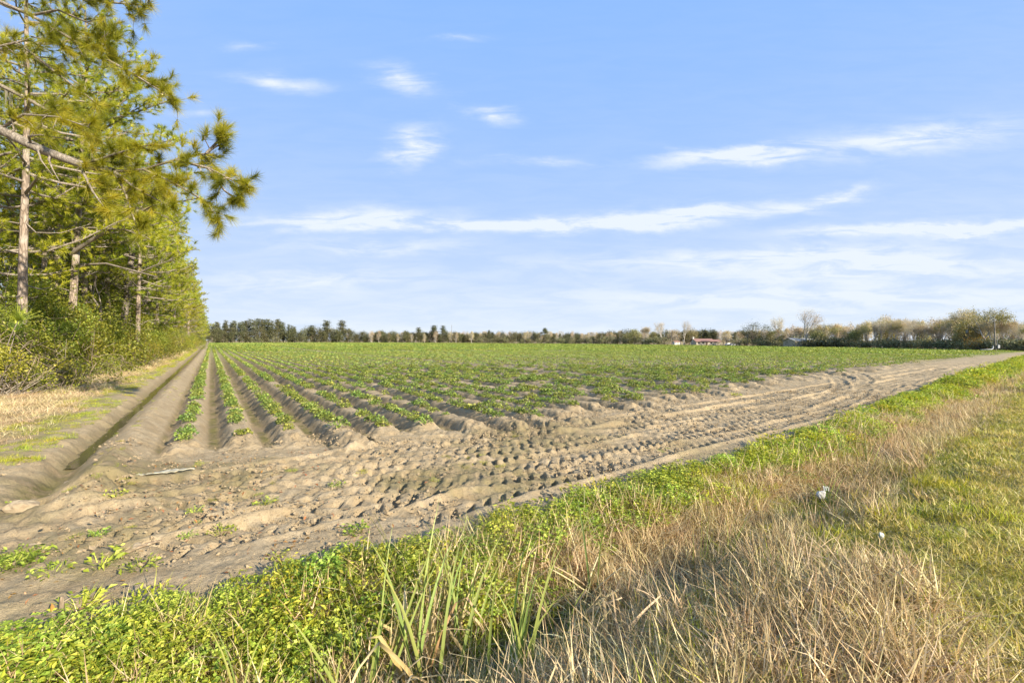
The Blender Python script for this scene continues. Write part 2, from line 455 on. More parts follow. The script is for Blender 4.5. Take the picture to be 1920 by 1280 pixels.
def bark_mat(name, c1, c2, scale=9.0, bump=.6, stretch=.35, c3=None):
    m_, t, out = new_mat(name)
    tcx = t.add('ShaderNodeTexCoord')
    vec = t.mapping(tcx.outputs['Object'], (1, 1, stretch))
    n_ = t.noise(vec, scale, 6, .65)
    n2_ = t.noise(tcx.outputs['Object'], 1.3, 3, .5)
    vo = t.add('ShaderNodeTexVoronoi', feature='DISTANCE_TO_EDGE'); t.l.new(vec, vo.inputs['Vector']); vo.inputs['Scale'].default_value = scale * 1.1
    crack = t.ramp(vo.outputs['Distance'], .02, .16)
    c = t.mix(t.ramp(n_, .3, .72), c1, c2)
    c = t.mix(t.math('MULTIPLY', t.math('SUBTRACT', 1.0, crack), .55), c, tuple(i * .4 for i in c1))
    if c3: c = t.mix(t.ramp(n2_, .5, .7), c, c3)
    p = t.add('ShaderNodeBsdfPrincipled'); t.l.new(c, p.inputs['Base Color'])
    p.inputs['Roughness'].default_value = .9; p.inputs['Specular IOR Level'].default_value = .15
    bp = t.add('ShaderNodeBump'); bp.inputs['Strength'].default_value = bump; bp.inputs['Distance'].default_value = .03
    t.l.new(t.math('MULTIPLY', n_, crack), bp.inputs['Height']); t.l.new(bp.outputs[0], p.inputs['Normal'])
    t.l.new(p.outputs[0], out.inputs[0])
    return m_
def plain_mat(name, c1, c2=None, scale=6.0, rough=.7, metal=0.0, spec=.3, bump=0.0):
    m_, t, out = new_mat(name)
    tcx = t.add('ShaderNodeTexCoord')
    n_ = t.noise(tcx.outputs['Object'], scale, 5, .6)
    c = t.mix(t.ramp(n_, .3, .7), c1, c2 or tuple(i * .8 for i in c1))
    p = t.add('ShaderNodeBsdfPrincipled'); t.l.new(c, p.inputs['Base Color'])
    p.inputs['Roughness'].default_value = rough; p.inputs['Metallic'].default_value = metal; p.inputs['Specular IOR Level'].default_value = spec
    if bump:
        bp = t.add('ShaderNodeBump'); bp.inputs['Strength'].default_value = bump; bp.inputs['Distance'].default_value = .02
        t.l.new(n_, bp.inputs['Height']); t.l.new(bp.outputs[0], p.inputs['Normal'])
    t.l.new(p.outputs[0], out.inputs[0])
    return m_

def ground_mat():
    m_, t, out = new_mat("sandy_ground")
    g = t.add('ShaderNodeNewGeometry')
    pos = g.outputs['Position']
    nA = t.noise(pos, .55, 2, .55); nB = t.noise(pos, 3.5, 4, .65); nC = t.noise(pos, 24, 5, .75); nD = t.noise(pos, 85, 3, .7)
    soil = t.mix(t.ramp(nA, .3, .7), (.34, .256, .148), (.415, .317, .187))
    soil = t.mix(t.ramp(nB, .35, .75), soil, (.475, .376, .238))
    soil = t.mix(t.math('MULTIPLY', t.ramp(nC, .52, .68), .6), soil, (.20, .145, .084))
    soil = t.mix(t.math('MULTIPLY', t.ramp(nD, .56, .68), .55), soil, (.12, .082, .046))
    wetc = t.mix(t.ramp(nB, .3, .7), (.19, .142, .080), (.26, .195, .115))
    c = t.mix(t.math('MULTIPLY', t.attr('wet'), t.ramp(nB, .15, .55)), soil, wetc)
    algc = t.mix(t.ramp(nC, .3, .7), (.13, .12, .04), (.19, .165, .065))
    c = t.mix(t.math('MULTIPLY', t.attr('alg'), t.ramp(nB, .3, .6)), c, algc)
    straw = t.mix(t.ramp(nC, .35, .68), (.26, .19, .09), (.46, .36, .20))
    straw = t.mix(t.math('MULTIPLY', t.ramp(nB, .5, .7), .5), straw, (.15, .10, .05))
    c = t.mix(t.attr('veg'), c, straw)
    grn = t.mix(t.ramp(nC, .35, .65), (.13, .15, .025), (.25, .26, .055))
    c = t.mix(t.math('MULTIPLY', t.attr('grn'), t.ramp(nB, .25, .55)), c, grn)
    crop = t.mix(t.ramp(nB, .35, .65), (.15, .19, .035), (.29, .28, .09))
    c = t.mix(t.math('MULTIPLY', t.attr('crop'), t.ramp(nA, .1, .5)), c, crop)
    p = t.add('ShaderNodeBsdfPrincipled'); t.l.new(c, p.inputs['Base Color'])
    p.inputs['Roughness'].default_value = .95; p.inputs['Specular IOR Level'].default_value = .1
    bp = t.add('ShaderNodeBump'); bp.inputs['Strength'].default_value = .95; bp.inputs['Distance'].default_value = .035
    hgt = t.math('MULTIPLY_ADD', nC, 1.0, t.math('MULTIPLY_ADD', nD, .55, nB))
    t.l.new(hgt, bp.inputs['Height']); t.l.new(bp.outputs[0], p.inputs['Normal'])
    t.l.new(p.outputs[0], out.inputs[0])
    return m_
M_GROUND = ground_mat()

# ------------------------------------------------------------------ the ground: one sheet, cut into the pieces of the setting
def build_ground():
    rad = [.6, 1.0, 1.4, 1.8, 2.1]
    while rad[-1] < 55: rad.append(rad[-1] * 1.0048)
    while rad[-1] < 420: rad.append(rad[-1] * 1.028)
    while rad[-1] < 9000: rad.append(rad[-1] * 1.25)
    rad = np.array(rad)
    def sector(a0, a1, n, rad):
        an = np.radians(np.linspace(a0, a1, n))
        RR, AA = np.meshgrid(rad, an, indexing='ij')
        x, y = RR * np.sin(AA), RR * np.cos(AA)
        i = np.arange(len(rad) - 1)[:, None] * n; j = np.arange(n - 1)[None]
        Q = np.stack([i + j, i + n + j, i + n + j + 1, i + j + 1], -1).reshape(-1, 4)[:, ::-1]
        return x.ravel(), y.ravel(), Q
    parts = [sector(-62, 62, 860, rad), sector(62, 298, 90, rad[::6])]
    names = ['field_ground', 'dirt_track_ground', 'ditch_ground', 'verge_ground', 'woodland_ground', 'terrain']
    bins = {n: [[], [], 0, {}] for n in names}
    for x, y, Q in parts:
        L = land(x, y, True)
        z = L['z']
        zone = np.full(len(x), 1)
        zone[(L['q'] > L['qf']) & (L['s'] > -3.3)] = 0
        zone[(L['s'] <= -3.3)] = 4
        zone[L['q'] < L['qe']] = 2
        zone[L['q'] < L['qd'] - 1.2] = 3
        zone[(y > L['yfar']) | (L['R'] > 430)] = 5
        fz = zone[Q[:, 0]]
        V = np.stack([x, y, z], 1)
        for zi, nme in enumerate(names):
            q = Q[fz == zi]
            if not len(q): continue
            u, inv = np.unique(q.ravel(), return_inverse=True)
            b = bins[nme]
            b[0].append(V[u]); b[1].append(inv.reshape(-1, 4) + b[2]); b[2] += len(u)
            for an_ in ('wet', 'alg', 'veg', 'grn', 'crop'):
                b[3].setdefault(an_, []).append(L[an_][u])
    for nme in names:
        b = bins[nme]
        me = np_mesh(nme, np.concatenate(b[0]), None, np.concatenate(b[1]), {k_: np.concatenate(v_) for k_, v_ in b[3].items()}, [M_GROUND])
        add_obj(nme, me, kind='structure')
build_ground()

# ------------------------------------------------------------------ scattered cover (countless small plants): points that carry copies of a few meshes
def scatter(name, pts, rz, scl, variants, label, cat=None, tilt=None, seed=0):
    pts = np.asarray(pts, np.float32); n = len(pts)
    rng = np.random.default_rng(seed + 77)
    me = bpy.data.meshes.new(name)
    me.vertices.add(n); me.vertices.foreach_set('co', pts.ravel())
    rot = np.zeros((n, 3), np.float32); rot[:, 2] = rz
    if tilt is not None: rot[:, :2] = tilt
    sc_ = np.asarray(scl, np.float32)
    if sc_.ndim == 1: sc_ = np.stack([sc_] * 3, 1)
    for an, av in (('rot', rot), ('scl', sc_)):
        a_ = me.attributes.new(an, 'FLOAT_VECTOR', 'POINT'); a_.data.foreach_set('vector', np.ascontiguousarray(av, np.float32).ravel())
    a_ = me.attributes.new('idx', 'INT', 'POINT'); a_.data.foreach_set('value', rng.integers(0, len(variants), n).astype(np.int32))
    o = add_obj(name, me, label=label, kind='stuff')
    ng = bpy.data.node_groups.new(name + '_spread', 'GeometryNodeTree')
    ng.interface.new_socket('Geometry', in_out='INPUT', socket_type='NodeSocketGeometry')
    ng.interface.new_socket('Geometry', in_out='OUTPUT', socket_type='NodeSocketGeometry')
    gi = ng.nodes.new('NodeGroupInput'); go = ng.nodes.new('NodeGroupOutput')
    iop = ng.nodes.new('GeometryNodeInstanceOnPoints')
    jn = ng.nodes.new('GeometryNodeJoinGeometry')
    for vm in variants:
        src = bpy.data.objects.new(vm.name + '_source', vm)
        oi = ng.nodes.new('GeometryNodeObjectInfo'); oi.inputs['Object'].default_value = src
        oi.inputs['As Instance'].default_value = False
        g2i = ng.nodes.new('GeometryNodeGeometryToInstance')
        ng.links.new(oi.outputs['Geometry'], g2i.inputs[0]); ng.links.new(g2i.outputs[0], jn.inputs[0])
    def named(nm, typ):
        nd = ng.nodes.new('GeometryNodeInputNamedAttribute'); nd.data_type = typ; nd.inputs['Name'].default_value = nm
        return [s__ for s__ in nd.outputs if s__.enabled and s__.name == 'Attribute'][0]
    ng.links.new(gi.outputs[0], iop.inputs['Points']); ng.links.new(jn.outputs[0], iop.inputs['Instance'])
    iop.inputs['Pick Instance'].default_value = True
    ng.links.new(named('idx', 'INT'), iop.inputs['Instance Index'])
    e2r = ng.nodes.new('FunctionNodeEulerToRotation')
    ng.links.new(named('rot', 'FLOAT_VECTOR'), e2r.inputs[0]); ng.links.new(e2r.outputs[0], iop.inputs['Rotation'])
    ng.links.new(named('scl', 'FLOAT_VECTOR'), iop.inputs['Scale'])
    ng.links.new(iop.outputs[0], go.inputs[0])
    md = o.modifiers.new('spread', 'NODES'); md.node_group = ng
    return o

M_POTATO = leaf_mat("potato_leaf", [(.10, .15, .03), (.215, .285, .058), (.36, .42, .105)], .3, .5, .3, .15)
M_CLOVER = leaf_mat("clover_leaf", [(.11, .165, .02), (.32, .405, .052), (.52, .58, .115)], .32, .55, .2, .28, None, 2.6, (1.1, .97, .8))
M_GREENGRASS = leaf_mat("green_grass_blade", [(.16, .20, .018), (.35, .39, .042), (.52, .52, .09)], .35, .5, .25, .22)
M_MIXGRASS = leaf_mat("mown_grass_blade", [(.20, .20, .03), (.42, .37, .085), (.58, .47, .20), (.70, .58, .33)], .3, .6, .2, .22, None, .9, (.98, 1.0, .85))
M_STRAW = leaf_mat("dry_grass_blade", [(.20, .137, .062), (.445, .332, .16), (.655, .51, .275), (.80, .67, .41)], .28, .6, .2, .2, (1.2, 1.1, .8), .9, (.9, .9, .86))
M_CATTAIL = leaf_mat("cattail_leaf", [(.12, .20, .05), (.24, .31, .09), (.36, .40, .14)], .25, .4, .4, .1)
M_DRYREED = leaf_mat("dry_reed_leaf", [(.34, .23, .10), (.52, .40, .21), (.64, .53, .33)], .25, .5, .3, .1, (1.2, 1.1, .8))
M_PINE = leaf_mat("pine_needles", [(.13, .158, .015), (.325, .35, .027), (.51, .48, .047)], .40, .45, .3, .16, (1.3, 1.45, .45), .35, (1.06, .98, .8))
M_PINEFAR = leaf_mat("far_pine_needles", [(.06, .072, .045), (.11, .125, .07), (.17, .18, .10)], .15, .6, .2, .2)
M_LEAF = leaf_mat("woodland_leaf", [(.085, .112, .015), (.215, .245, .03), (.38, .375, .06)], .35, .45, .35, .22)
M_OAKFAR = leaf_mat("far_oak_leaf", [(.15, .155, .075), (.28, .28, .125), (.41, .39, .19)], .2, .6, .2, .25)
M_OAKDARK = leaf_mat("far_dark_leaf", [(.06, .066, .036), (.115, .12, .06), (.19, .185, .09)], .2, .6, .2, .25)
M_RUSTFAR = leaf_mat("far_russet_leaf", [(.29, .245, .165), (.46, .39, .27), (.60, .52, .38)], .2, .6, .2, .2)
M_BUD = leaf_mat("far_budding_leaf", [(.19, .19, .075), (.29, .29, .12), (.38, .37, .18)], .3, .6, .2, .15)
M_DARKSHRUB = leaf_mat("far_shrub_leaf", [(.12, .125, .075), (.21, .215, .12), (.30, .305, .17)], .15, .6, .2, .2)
M_MOSS = leaf_mat("hanging_moss", [(.14, .125, .10), (.23, .21, .165), (.33, .30, .24)], .2, .8, .1, .15, (1, 1, .9))
M_TWIG = bark_mat("grey_twig", (.20, .165, .125), (.36, .31, .25), 14, .3)
M_VINE = bark_mat("dry_vine", (.22, .16, .10), (.40, .32, .22), 14, .3)
M_PINEBARK = bark_mat("pine_bark", (.19, .145, .105), (.40, .32, .25), 7, 1.0, .3, (.34, .295, .24))
M_OAKBARK = bark_mat("oak_bark", (.14, .115, .09), (.30, .26, .21), 10, .8)
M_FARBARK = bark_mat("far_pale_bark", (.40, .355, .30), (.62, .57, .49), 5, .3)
M_WATER = None

# ---------------------------------------------------------------- potato plants
def potato_mesh(name, seed, n=58, Rr=.20, Hh=.20, lo=.045, hi=.085):
    rng = np.random.default_rng(seed); b = MB()
    th = rng.uniform(0, 2 * np.pi, n); rr = Rr * np.sqrt(rng.uniform(.02, 1, n)); 
    zz = Hh * (1 - (rr / Rr) ** 2 * .75) * rng.uniform(.55, 1.1, n)
    P = np.stack([rr * np.cos(th), rr * np.sin(th), zz], 1)
    out = np.stack([np.cos(th), np.sin(th), np.full(n, .25)], 1)
    b.leaves(P, rng.uniform(lo, hi, n), rng, .75, .5, None, 0, out)
    for i in range(6):
        a = i * 1.05 + rng.uniform(-.3, .3)
        b.tube([(0, 0, -.03), (.05 * math.cos(a), .05 * math.sin(a), .08), (Rr * .7 * math.cos(a), Rr * .7 * math.sin(a), .14)], [.008, .007, .004], 3, .3)
    return b.mesh(name, M_POTATO)
POT = [potato_mesh("potato_plant", 10 + i, 66 + 12 * (i % 3), (.17, .21, .24, .19)[i], (.17, .20, .24, .15)[i]) for i in range(4)]
rng = np.random.default_rng(5)
def row_ok(x, y):
    L = land(x, y, False)
    gap = fbm(L['t'] * .9 + L['k'] * 13.7, L['k'] * 3.1, 91, 2)
    ok = (L['q'] > L['qf'] + .45 + (_hash(L['k'], L['k'] * 0, 5) - .5) * -1.0 + (_hash(L['k'] * 3, L['k'] * 0, 8)) * .6) & (y < L['yfar'] - 1) & (L['bare'] < .3)
    return L, ok, gap
plants = []
for k in range(0, 110):
    s_ = S0 + SP * k
    t_ = np.arange(0, 75, .235) + rng.uniform(-.05, .05, len(np.arange(0, 75, .235)))
    ss = s_ + rng.normal(size=len(t_)) * .03
    x, y = CU * ss - SU * t_, SU * ss + CU * t_
    keep = (y > 3) & (np.hypot(x, y) < 34) & (np.abs(x) < 1.25 * y + 2)
    if not keep.any(): continue
    x, y = x[keep], y[keep]
    L, ok, gap = row_ok(x, y)
    ok &= (gap > .40) | (rng.random(len(x)) < .2)
    for i in np.where(ok)[0]:
        plants.append((x[i], y[i], L['z'][i], k, math.hypot(x[i], y[i])))
plants.sort(key=lambda p: p[4])
ORD = ['first', 'second', 'third', 'fourth', 'fifth', 'sixth', 'seventh', 'eighth', 'ninth', 'tenth', 'eleventh', 'twelfth', 'thirteenth', 'fourteenth', 'fifteenth', 'sixteenth',
       'seventeenth', 'eighteenth', 'nineteenth', 'twentieth']
first_of_row = set()
for x, y, z, k, d in plants[:300]:
    end = k not in first_of_row
    first_of_row.add(k)
    rown = ORD[k] if k < 20 else 'farther'
    lab = ("leafy potato plant at the track end of the %s planted row from the drain" if end else "leafy green potato plant growing along the %s planted row from the drain") % rown
    o = add_obj("potato_plant", POT[int(rng.integers(4))], label=lab, cat="potato plant", group="potato plants of the %s row" % rown)
    o.location = (x, y, z - .01); o.rotation_euler = (0, 0, rng.uniform(0, 6.28))
    sc = rng.uniform(.5, 1.05); o.scale = (sc, sc, sc * rng.uniform(.85, 1.15))
# the rest of the crop: row lengths of plants
def row_tile(name, seed, Ln, rows, sp, leaves, lo, hi, Rr, Hh):
    rng = np.random.default_rng(seed); b = MB()
    for j in range(rows):
        for t_ in np.arange(-Ln / 2, Ln / 2, sp):
            if rng.random() < (.2 if rows == 1 else .25): continue
            c = rng.normal(size=2) * .035; sc = rng.uniform(.65, 1.2)
            th = rng.uniform(0, 6.28, leaves); rr = Rr * sc * np.sqrt(rng.uniform(.02, 1, leaves))
            zz = Hh * sc * (1 - (rr / (Rr * sc)) ** 2 * .7) * rng.uniform(.5, 1.1, leaves)
            P = np.stack([rr * np.cos(th) + (j - (rows - 1) / 2) * SP + c[0], rr * np.sin(th) + t_ + c[1], zz], 1)
            b.leaves(P, rng.uniform(lo, hi, leaves) * sc, rng, .8, .5, None, 0, np.stack([np.cos(th), np.sin(th), np.full(leaves, .3)], 1))
    return b.mesh(name, M_POTATO)
near_pts = np.array([p[:3] for p in plants[300:]])
scatter("potato_crop", near_pts - [0, 0, .01], rng.uniform(0, 6.28, len(near_pts)), rng.uniform(.5, 1.08, len(near_pts)), POT,
        "green potato crop in long ridged rows across the field", seed=1)
def tiles(name, r0, r1, Ln, rows, meshes, label, seed):
    rng = np.random.default_rng(seed); P = []
    w = rows * SP
    for i in range(int(300 / w)):
        s_ = S0 + SP * (rows * i + (rows - 1) / 2)
        t_ = np.arange(-120, 460, Ln) + rng.uniform(-.3, .3) * Ln
        x, y = CU * s_ - SU * t_, SU * s_ + CU * t_
        L = land(x, y, False)
        ok = (y > 3) & (L['R'] >= r0) & (L['R'] < r1) & (np.abs(x) < 1.3 * y + 4) & (L['q'] > L['qf'] + .8 + Ln * .3) & (y < L['yfar'] - 2) & (L['bare'] < .3)
        for j in np.where(ok)[0]: P.append((x[j], y[j], L['z'][j] + (.05 if r0 > 50 else 0)))
    P = np.array(P)
    print(name, len(P))
    an = math.atan2(SU, CU)
    return scatter(name, P, np.full(len(P), an), np.stack([np.ones(len(P)), np.ones(len(P)), rng.uniform(.8, 1.2, len(P))], 1), meshes, label, seed=seed)
T1 = [row_tile("row_length", 20 + i, 2.0, 1, .27, 17, .065, .12, .18, .18) for i in range(4)]
T2 = [row_tile("row_stretch", 30 + i, 6.0, 2, .36, 8, .13, .22, .21, .22) for i in range(4)]
T3 = [row_tile("row_block", 40 + i, 12.0, 6, .75, 4, .32, .6, .36, .24) for i in range(4)]
tiles("potato_crop_beyond", 34, 85, 2.0, 1, T1, "green potato rows in the middle of the field", 2)
tiles("potato_crop_middle", 85, 170, 6.0, 2, T2, "dense green potato rows far out in the field", 3)
tiles("potato_crop_far", 170, 420, 12.0, 6, T3, "green far end of the potato field below the tree line", 4)

# ---------------------------------------------------------------- clover, grasses
def clover_mesh(name, seed, n=95, Rr=.22, Hh=.13):
    n = int(n * 1.75)
    rng = np.random.default_rng(seed); b = MB()
    th = rng.uniform(0, 6.28, n); rr = Rr * np.sqrt(rng.random(n)); zz = Hh * (1 - (rr / Rr) ** 2 * .6) * rng.uniform(.4, 1.15, n)
    P = np.stack([rr * np.cos(th), rr * np.sin(th), zz], 1)
    v = rng.random(n)
    for j in range(3):
        an = th + j * 2.09
        d = np.stack([np.cos(an), np.sin(an), rng.uniform(-.2, .5, n)], 1)
        b.leaves(P + d * .009, rng.uniform(.014, .027, n), rng, .8, .9, v, 0, d * 2)
    return b.mesh(name, M_CLOVER)
def leafy_mesh(name, seed, n=60, Rr=.2, Hh=.22):
    rng = np.random.default_rng(seed); b = MB()
    th = rng.uniform(0, 6.28, n); rr = Rr * np.sqrt(rng.random(n)); zz = Hh * rng.uniform(.1, 1, n) * (1 - .5 * rr / Rr)
    b.leaves(np.stack([rr * np.cos(th), rr * np.sin(th), zz], 1), rng.uniform(.03, .06, n), rng, .35, .4, None, 0, np.stack([np.cos(th), np.sin(th), np.full(n, .6)], 1))
    m = 16; t2 = rng.uniform(0, 6.28, m); P = np.stack([.08 * np.cos(t2), .08 * np.sin(t2), np.zeros(m)], 1); D = np.stack([np.cos(t2) * .5, np.sin(t2) * .5, np.ones(m)], 1)
    b.blades(P, D, rng.uniform(.12, .30, m), .005, rng, .3, 3, rng.uniform(.5, 1, m))
    return b.mesh(name, M_GREENGRASS)
def tuft_mesh(name, seed, n, Rr, lo, hi, w, mat, lean=.5, droop=.5, seg=3, vlo=0., vhi=1., flat=0.):
    rng = np.random.default_rng(seed); b = MB()
    th = rng.uniform(0, 6.28, n); rr = Rr * np.sqrt(rng.random(n))
    P = np.stack([rr * np.cos(th), rr * np.sin(th), np.full(n, -.015)], 1)
    D = rng.normal(size=(n, 3)) * lean; D[:, 2] = np.abs(D[:, 2]) * .3 + 1 - flat * rng.random(n)
    b.blades(P, D, rng.uniform(lo, hi, n), rng.uniform(.6, 1.2, n) * w, rng, rng.uniform(0, 1, n) * droop * 2, seg, rng.uniform(vlo, vhi, n))
    return b.mesh(name, mat)
CLV = [clover_mesh("clover_clump", 50 + i, (95, 120, 80)[i], (.22, .27, .18)[i], (.09, .12, .17)[i]) for i in range(3)]
CLV += [leafy_mesh('leafy_weed', 55, 70, .20, .20), leafy_mesh('leafy_weed', 56, 50, .15, .26)]
DRY = [tuft_mesh("dry_tuft", 60 + i, (90, 70, 110, 100, 60)[i], (.20, .15, .26, .26, .15)[i], .10, (.34, .44, .28, .26, .38)[i], (.008, .009, .008, .010, .009)[i], M_STRAW, (.6, .45, 1.1, 1.5, .55)[i], (.8, .7, .6, .35, .9)[i], 3, 0, 1, (0, 0, .3, .75, 0)[i]) for i in range(5)]
MOWN = [tuft_mesh("mown_tuft", 70 + i, 170, .30, .03, (.10, .12, .09)[i], .007, M_MIXGRASS, .9, .4, 2, 0, 1, .3) for i in range(3)]
MOWNG = [tuft_mesh("green_tuft", 80 + i, 140, .22, .05, (.16, .20, .13)[i], .007, M_GREENGRASS, .55, .5, 2) for i in range(3)]
LITTER = [tuft_mesh("straw_mat", 90 + i, 150, .32, .06, .22, .008, M_STRAW, 1.4, .5, 2, .25, 1, .75) for i in range(3)]

def pts_in(n, r0, r1, q0, q1, seed):
    rng = np.random.default_rng(seed)
    r = rng.uniform(r0, r1, n); q = rng.uniform(q0, q1, n)
    return CW * r - SW * q, SW * r + CW * q, rng
def in_view(x, y, m=1.55, lo=1.3): return (y > lo) & (np.abs(x) < m * y + .6)
def spread(name, sets, variants, label, seed, smul=1.0, tl=.12):
    """sets: (number, r0, r1, q0, q1, keep(L, rng) -> probability, size)"""
    PX = []; S = []
    for i, (n, r0, r1, q0, q1, fn, size) in enumerate(sets):
        x, y, rg = pts_in(n, r0, r1, q0, q1, seed * 31 + i)
        ok = in_view(x, y); x, y = x[ok], y[ok]
        L = land(x, y, False)
        L['n5'] = fbm(x * .9, y * .9, 200 + seed, 3); L['n6'] = fbm(x * 3, y * 3, 300 + seed, 2); L['x'] = x; L['y'] = y
        k_ = rg.random(len(x)) < fn(L)
        PX.append(np.stack([x, y, L['z']], 1)[k_]); S.append(size * rg.uniform(.5, 1.35, k_.sum()))
    P = np.concatenate(PX); S = np.concatenate(S) * smul
    rg = np.random.default_rng(seed + 5)
    print(name, len(P))
    return scatter(name, P, rg.uniform(0, 6.28, len(P)), S, variants, label, tilt=rg.normal(size=(len(P), 2)) * tl, seed=seed)
def cl_edge(L):   # bank on the field side of the ditch; broad at the near end
    e = L['q'] - L['qe']
    wdt = np.interp(L['r'], [-3, 0, 3, 5, 9, 14, 30, 80], [1.0, .75, .58, .52, .52, .40, .6, 1.1])
    return sst(.28, .0, e + (L['n5'] - .5) * .9) * sst(-wdt - .25, -wdt + .1, e + (L['n6'] - .5) * .5)
def cl_gap(L): return sst(.40, .52, L['n5'] + .05 * (L['r'] < 1.2) + .16 * sst(14, 20, L['r'])) * (1 - .9 * sst(.36, .24, L['n6']))
spread("clover_patch", [(5200, -4, 9, 2.2, 6, lambda L: cl_edge(L) * cl_gap(L), 1.0), (3200, 9, 26, 2.4, 5, lambda L: cl_edge(L) * cl_gap(L), 1.35),
                        (2200, 26, 90, 2.4, 6.2, lambda L: cl_edge(L), 2.4)], CLV, "bright green clover and weeds along the ditch bank", 6)
CATPOS = [(800, 3.05), (872, 3.5), (968, 3.0), (1048, 3.6), (1110, 4.1), (1312, 4.4), (1362, 4.8), (1552, 6.2), (1540, 6.3), (1577, 8.4), (1622, 8.2)]
def dry_f(L):
    dd = L['q'] - L['qd']
    base = np.clip(1 - cl_edge(L) * cl_gap(L) * .86, 0, 1) * sst(.0, -.35, L['q'] - L['qe'] + (L['n6'] - .5) * .4)
    right = np.interp(L['r'], [-3, 1, 3.2, 4.5, 6, 9, 14, 40], [-3.2, -3.0, -2.4, -1.35, -.75, -.6, -.7, -.7])
    near = sst(right - .5, right + .3, dd + (L['n5'] - .5) * 1.3)
    hole = 1 - .9 * np.max([sst(.28, .12, np.hypot(L['x'] - (px - CX) / F_PX * Y_, L['y'] - Y_)) for px, Y_ in CATPOS], axis=0) - .95 * sst(.55, .25, np.hypot((L['r'] - 2.3) / 1.6, dd / 1.1)) - .92 * sst(.8, .35, np.hypot((L['r'] - 6.9) / 1.1, dd / .9))
    return base * near * np.clip(hole, 0, 1) * sst(.14, .30, L['n6'])
spread("dry_grass", [(5200, -2.5, 7.5, .1, 4.6, dry_f, 1.0), (2400, 7.5, 22, 1.6, 4.4, dry_f, 1.15), (900, 22, 80, 1.6, 5, dry_f, 1.7)], DRY, "tall dry straw coloured grass filling the roadside ditch", 7, tl=.2)
def mown_f(L): return sst(.3, -.3, L['q'] - L['qd'] + .45)
spread("mown_grass", [(6500, 0, 9, -7, 2.6, mown_f, 1.0), (6000, 9, 24, -11, 2.6, mown_f, 1.35), (3600, 24, 90, -20, 4, mown_f, 2.6)], MOWN,
       "short patchy green and tan grass of the roadside verge", 8)
spread("green_grass", [(3000, -2, 9, -5, 3.4, lambda L: mown_f(L) * sst(.54, .72, L['n5']) * .5, .55), (3500, 9, 24, -9, 3, lambda L: mown_f(L) * sst(.46, .66, L['n5']) * .7, .8),
                       (3500, 24, 90, -18, 4, lambda L: mown_f(L) * .75, 2.2),
                       (2600, -3, 14, 1.2, 4.4, lambda L: sst(.3, -.2, L['q'] - L['qe']) * sst(.45, .65, L['n5']) * .8, 1.1), (420, -2, 8, .4, 2.6, lambda L: .5 + 0 * L['q'], 1.2)], MOWNG,
       "fresh green grass growing through the verge", 9)
spread("weeds", [(900, -6, 8, 4.5, 9.5, lambda L: sst(0, .3, L['q'] - L['qe']) * sst(.60, .78, L['n5']) * .5 * (L['q'] < L['qf'] - .4), .35)], MOWNG, "tiny green weeds on the bare sandy headland", 10)

# strip between the drain and the woodland
def st_pts(n, s0, s1, t0, t1, seed):
    rg = np.random.default_rng(seed); s_ = rg.uniform(s0, s1, n); t_ = t0 + (t1 - t0) * rg.random(n) ** 1.7
    return CU * s_ - SU * t_, SU * s_ + CU * t_, rg
def strip(name, sets, variants, label, seed, tl=.15):
    PX = []; S = []
    for i, (n, s0, s1, t0, t1, fn, size) in enumerate(sets):
        x, y, rg = st_pts(n, s0, s1, t0, t1, seed * 13 + i)
        ok = (y > 4) & (x > -1.3 * y - 1); x, y = x[ok], y[ok]
        L = land(x, y, False); L['n5'] = fbm(x * .9, y * .9, 400 + seed, 3)
        k_ = (rg.random(len(x)) < fn(L)) & (L['q'] > L['qe'] + .6)
        PX.append(np.stack([x, y, L['z']], 1)[k_]); S.append(size * rg.uniform(.6, 1.2, k_.sum()) * (1 + L['R'][k_] / 60))
    P = np.concatenate(PX); S = np.concatenate(S); rg = np.random.default_rng(seed)
    print(name, len(P))
    return scatter(name, P, rg.uniform(0, 6.28, len(P)), S, variants, label, tilt=rg.normal(size=(len(P), 2)) * tl, seed=seed)
strip("straw_litter", [(4200, -9, -3.1, 7, 110, lambda L: sst(-3.0, -3.7, L['s'] + (L['n5'] - .5) * 1.2), 1.0)], LITTER, "flattened straw grass between the drain and the woodland", 11)
strip("bank_grass", [(1500, -3.7, -2.4, 9, 120, lambda L: sst(.38, .55, L['n5']) * .9, .55)], MOWNG, "thin green grass on the bank of the drain", 12)
strip("drain_weeds", [(260, -2.2, -.9, 8, 60, lambda L: sst(.52, .65, L['n5']) * .7, .28)], MOWNG, "sparse weeds along the drain", 13)

# crumbs of soil and fallen leaves on the headland
def clod_mesh(name, seed):
    rg = np.random.default_rng(seed); b = MB()
    for i in range(9):
        c = np.append(rg.normal(size=2) * .09, .004); r_ = rg.uniform(.006, .022)
        V = rg.normal(size=(6, 3)) * .25 + np.array([(1, 0, 0), (0, 1, 0), (-1, 0, 0), (0, -1, 0), (0, 0, .8), (0, 0, -.8)])
        b.raw(V * r_ + c, [(0, 1, 4), (1, 2, 4), (2, 3, 4), (3, 0, 4), (1, 0, 5), (2, 1, 5), (3, 2, 5), (0, 3, 5)])
    return b.mesh(name, M_CLOD, False)
M_CLOD = plain_mat("soil_crumb", (.34, .262, .16), (.22, .165, .10), 9, .95, 0, .1)
M_FALLEN = leaf_mat("fallen_leaf", [(.16, .09, .035), (.32, .15, .05), (.45, .33, .18)], .1, .7, .15, .2, (1, .9, .6))
CLOD = [clod_mesh("soil_clod", 100 + i) for i in range(3)]
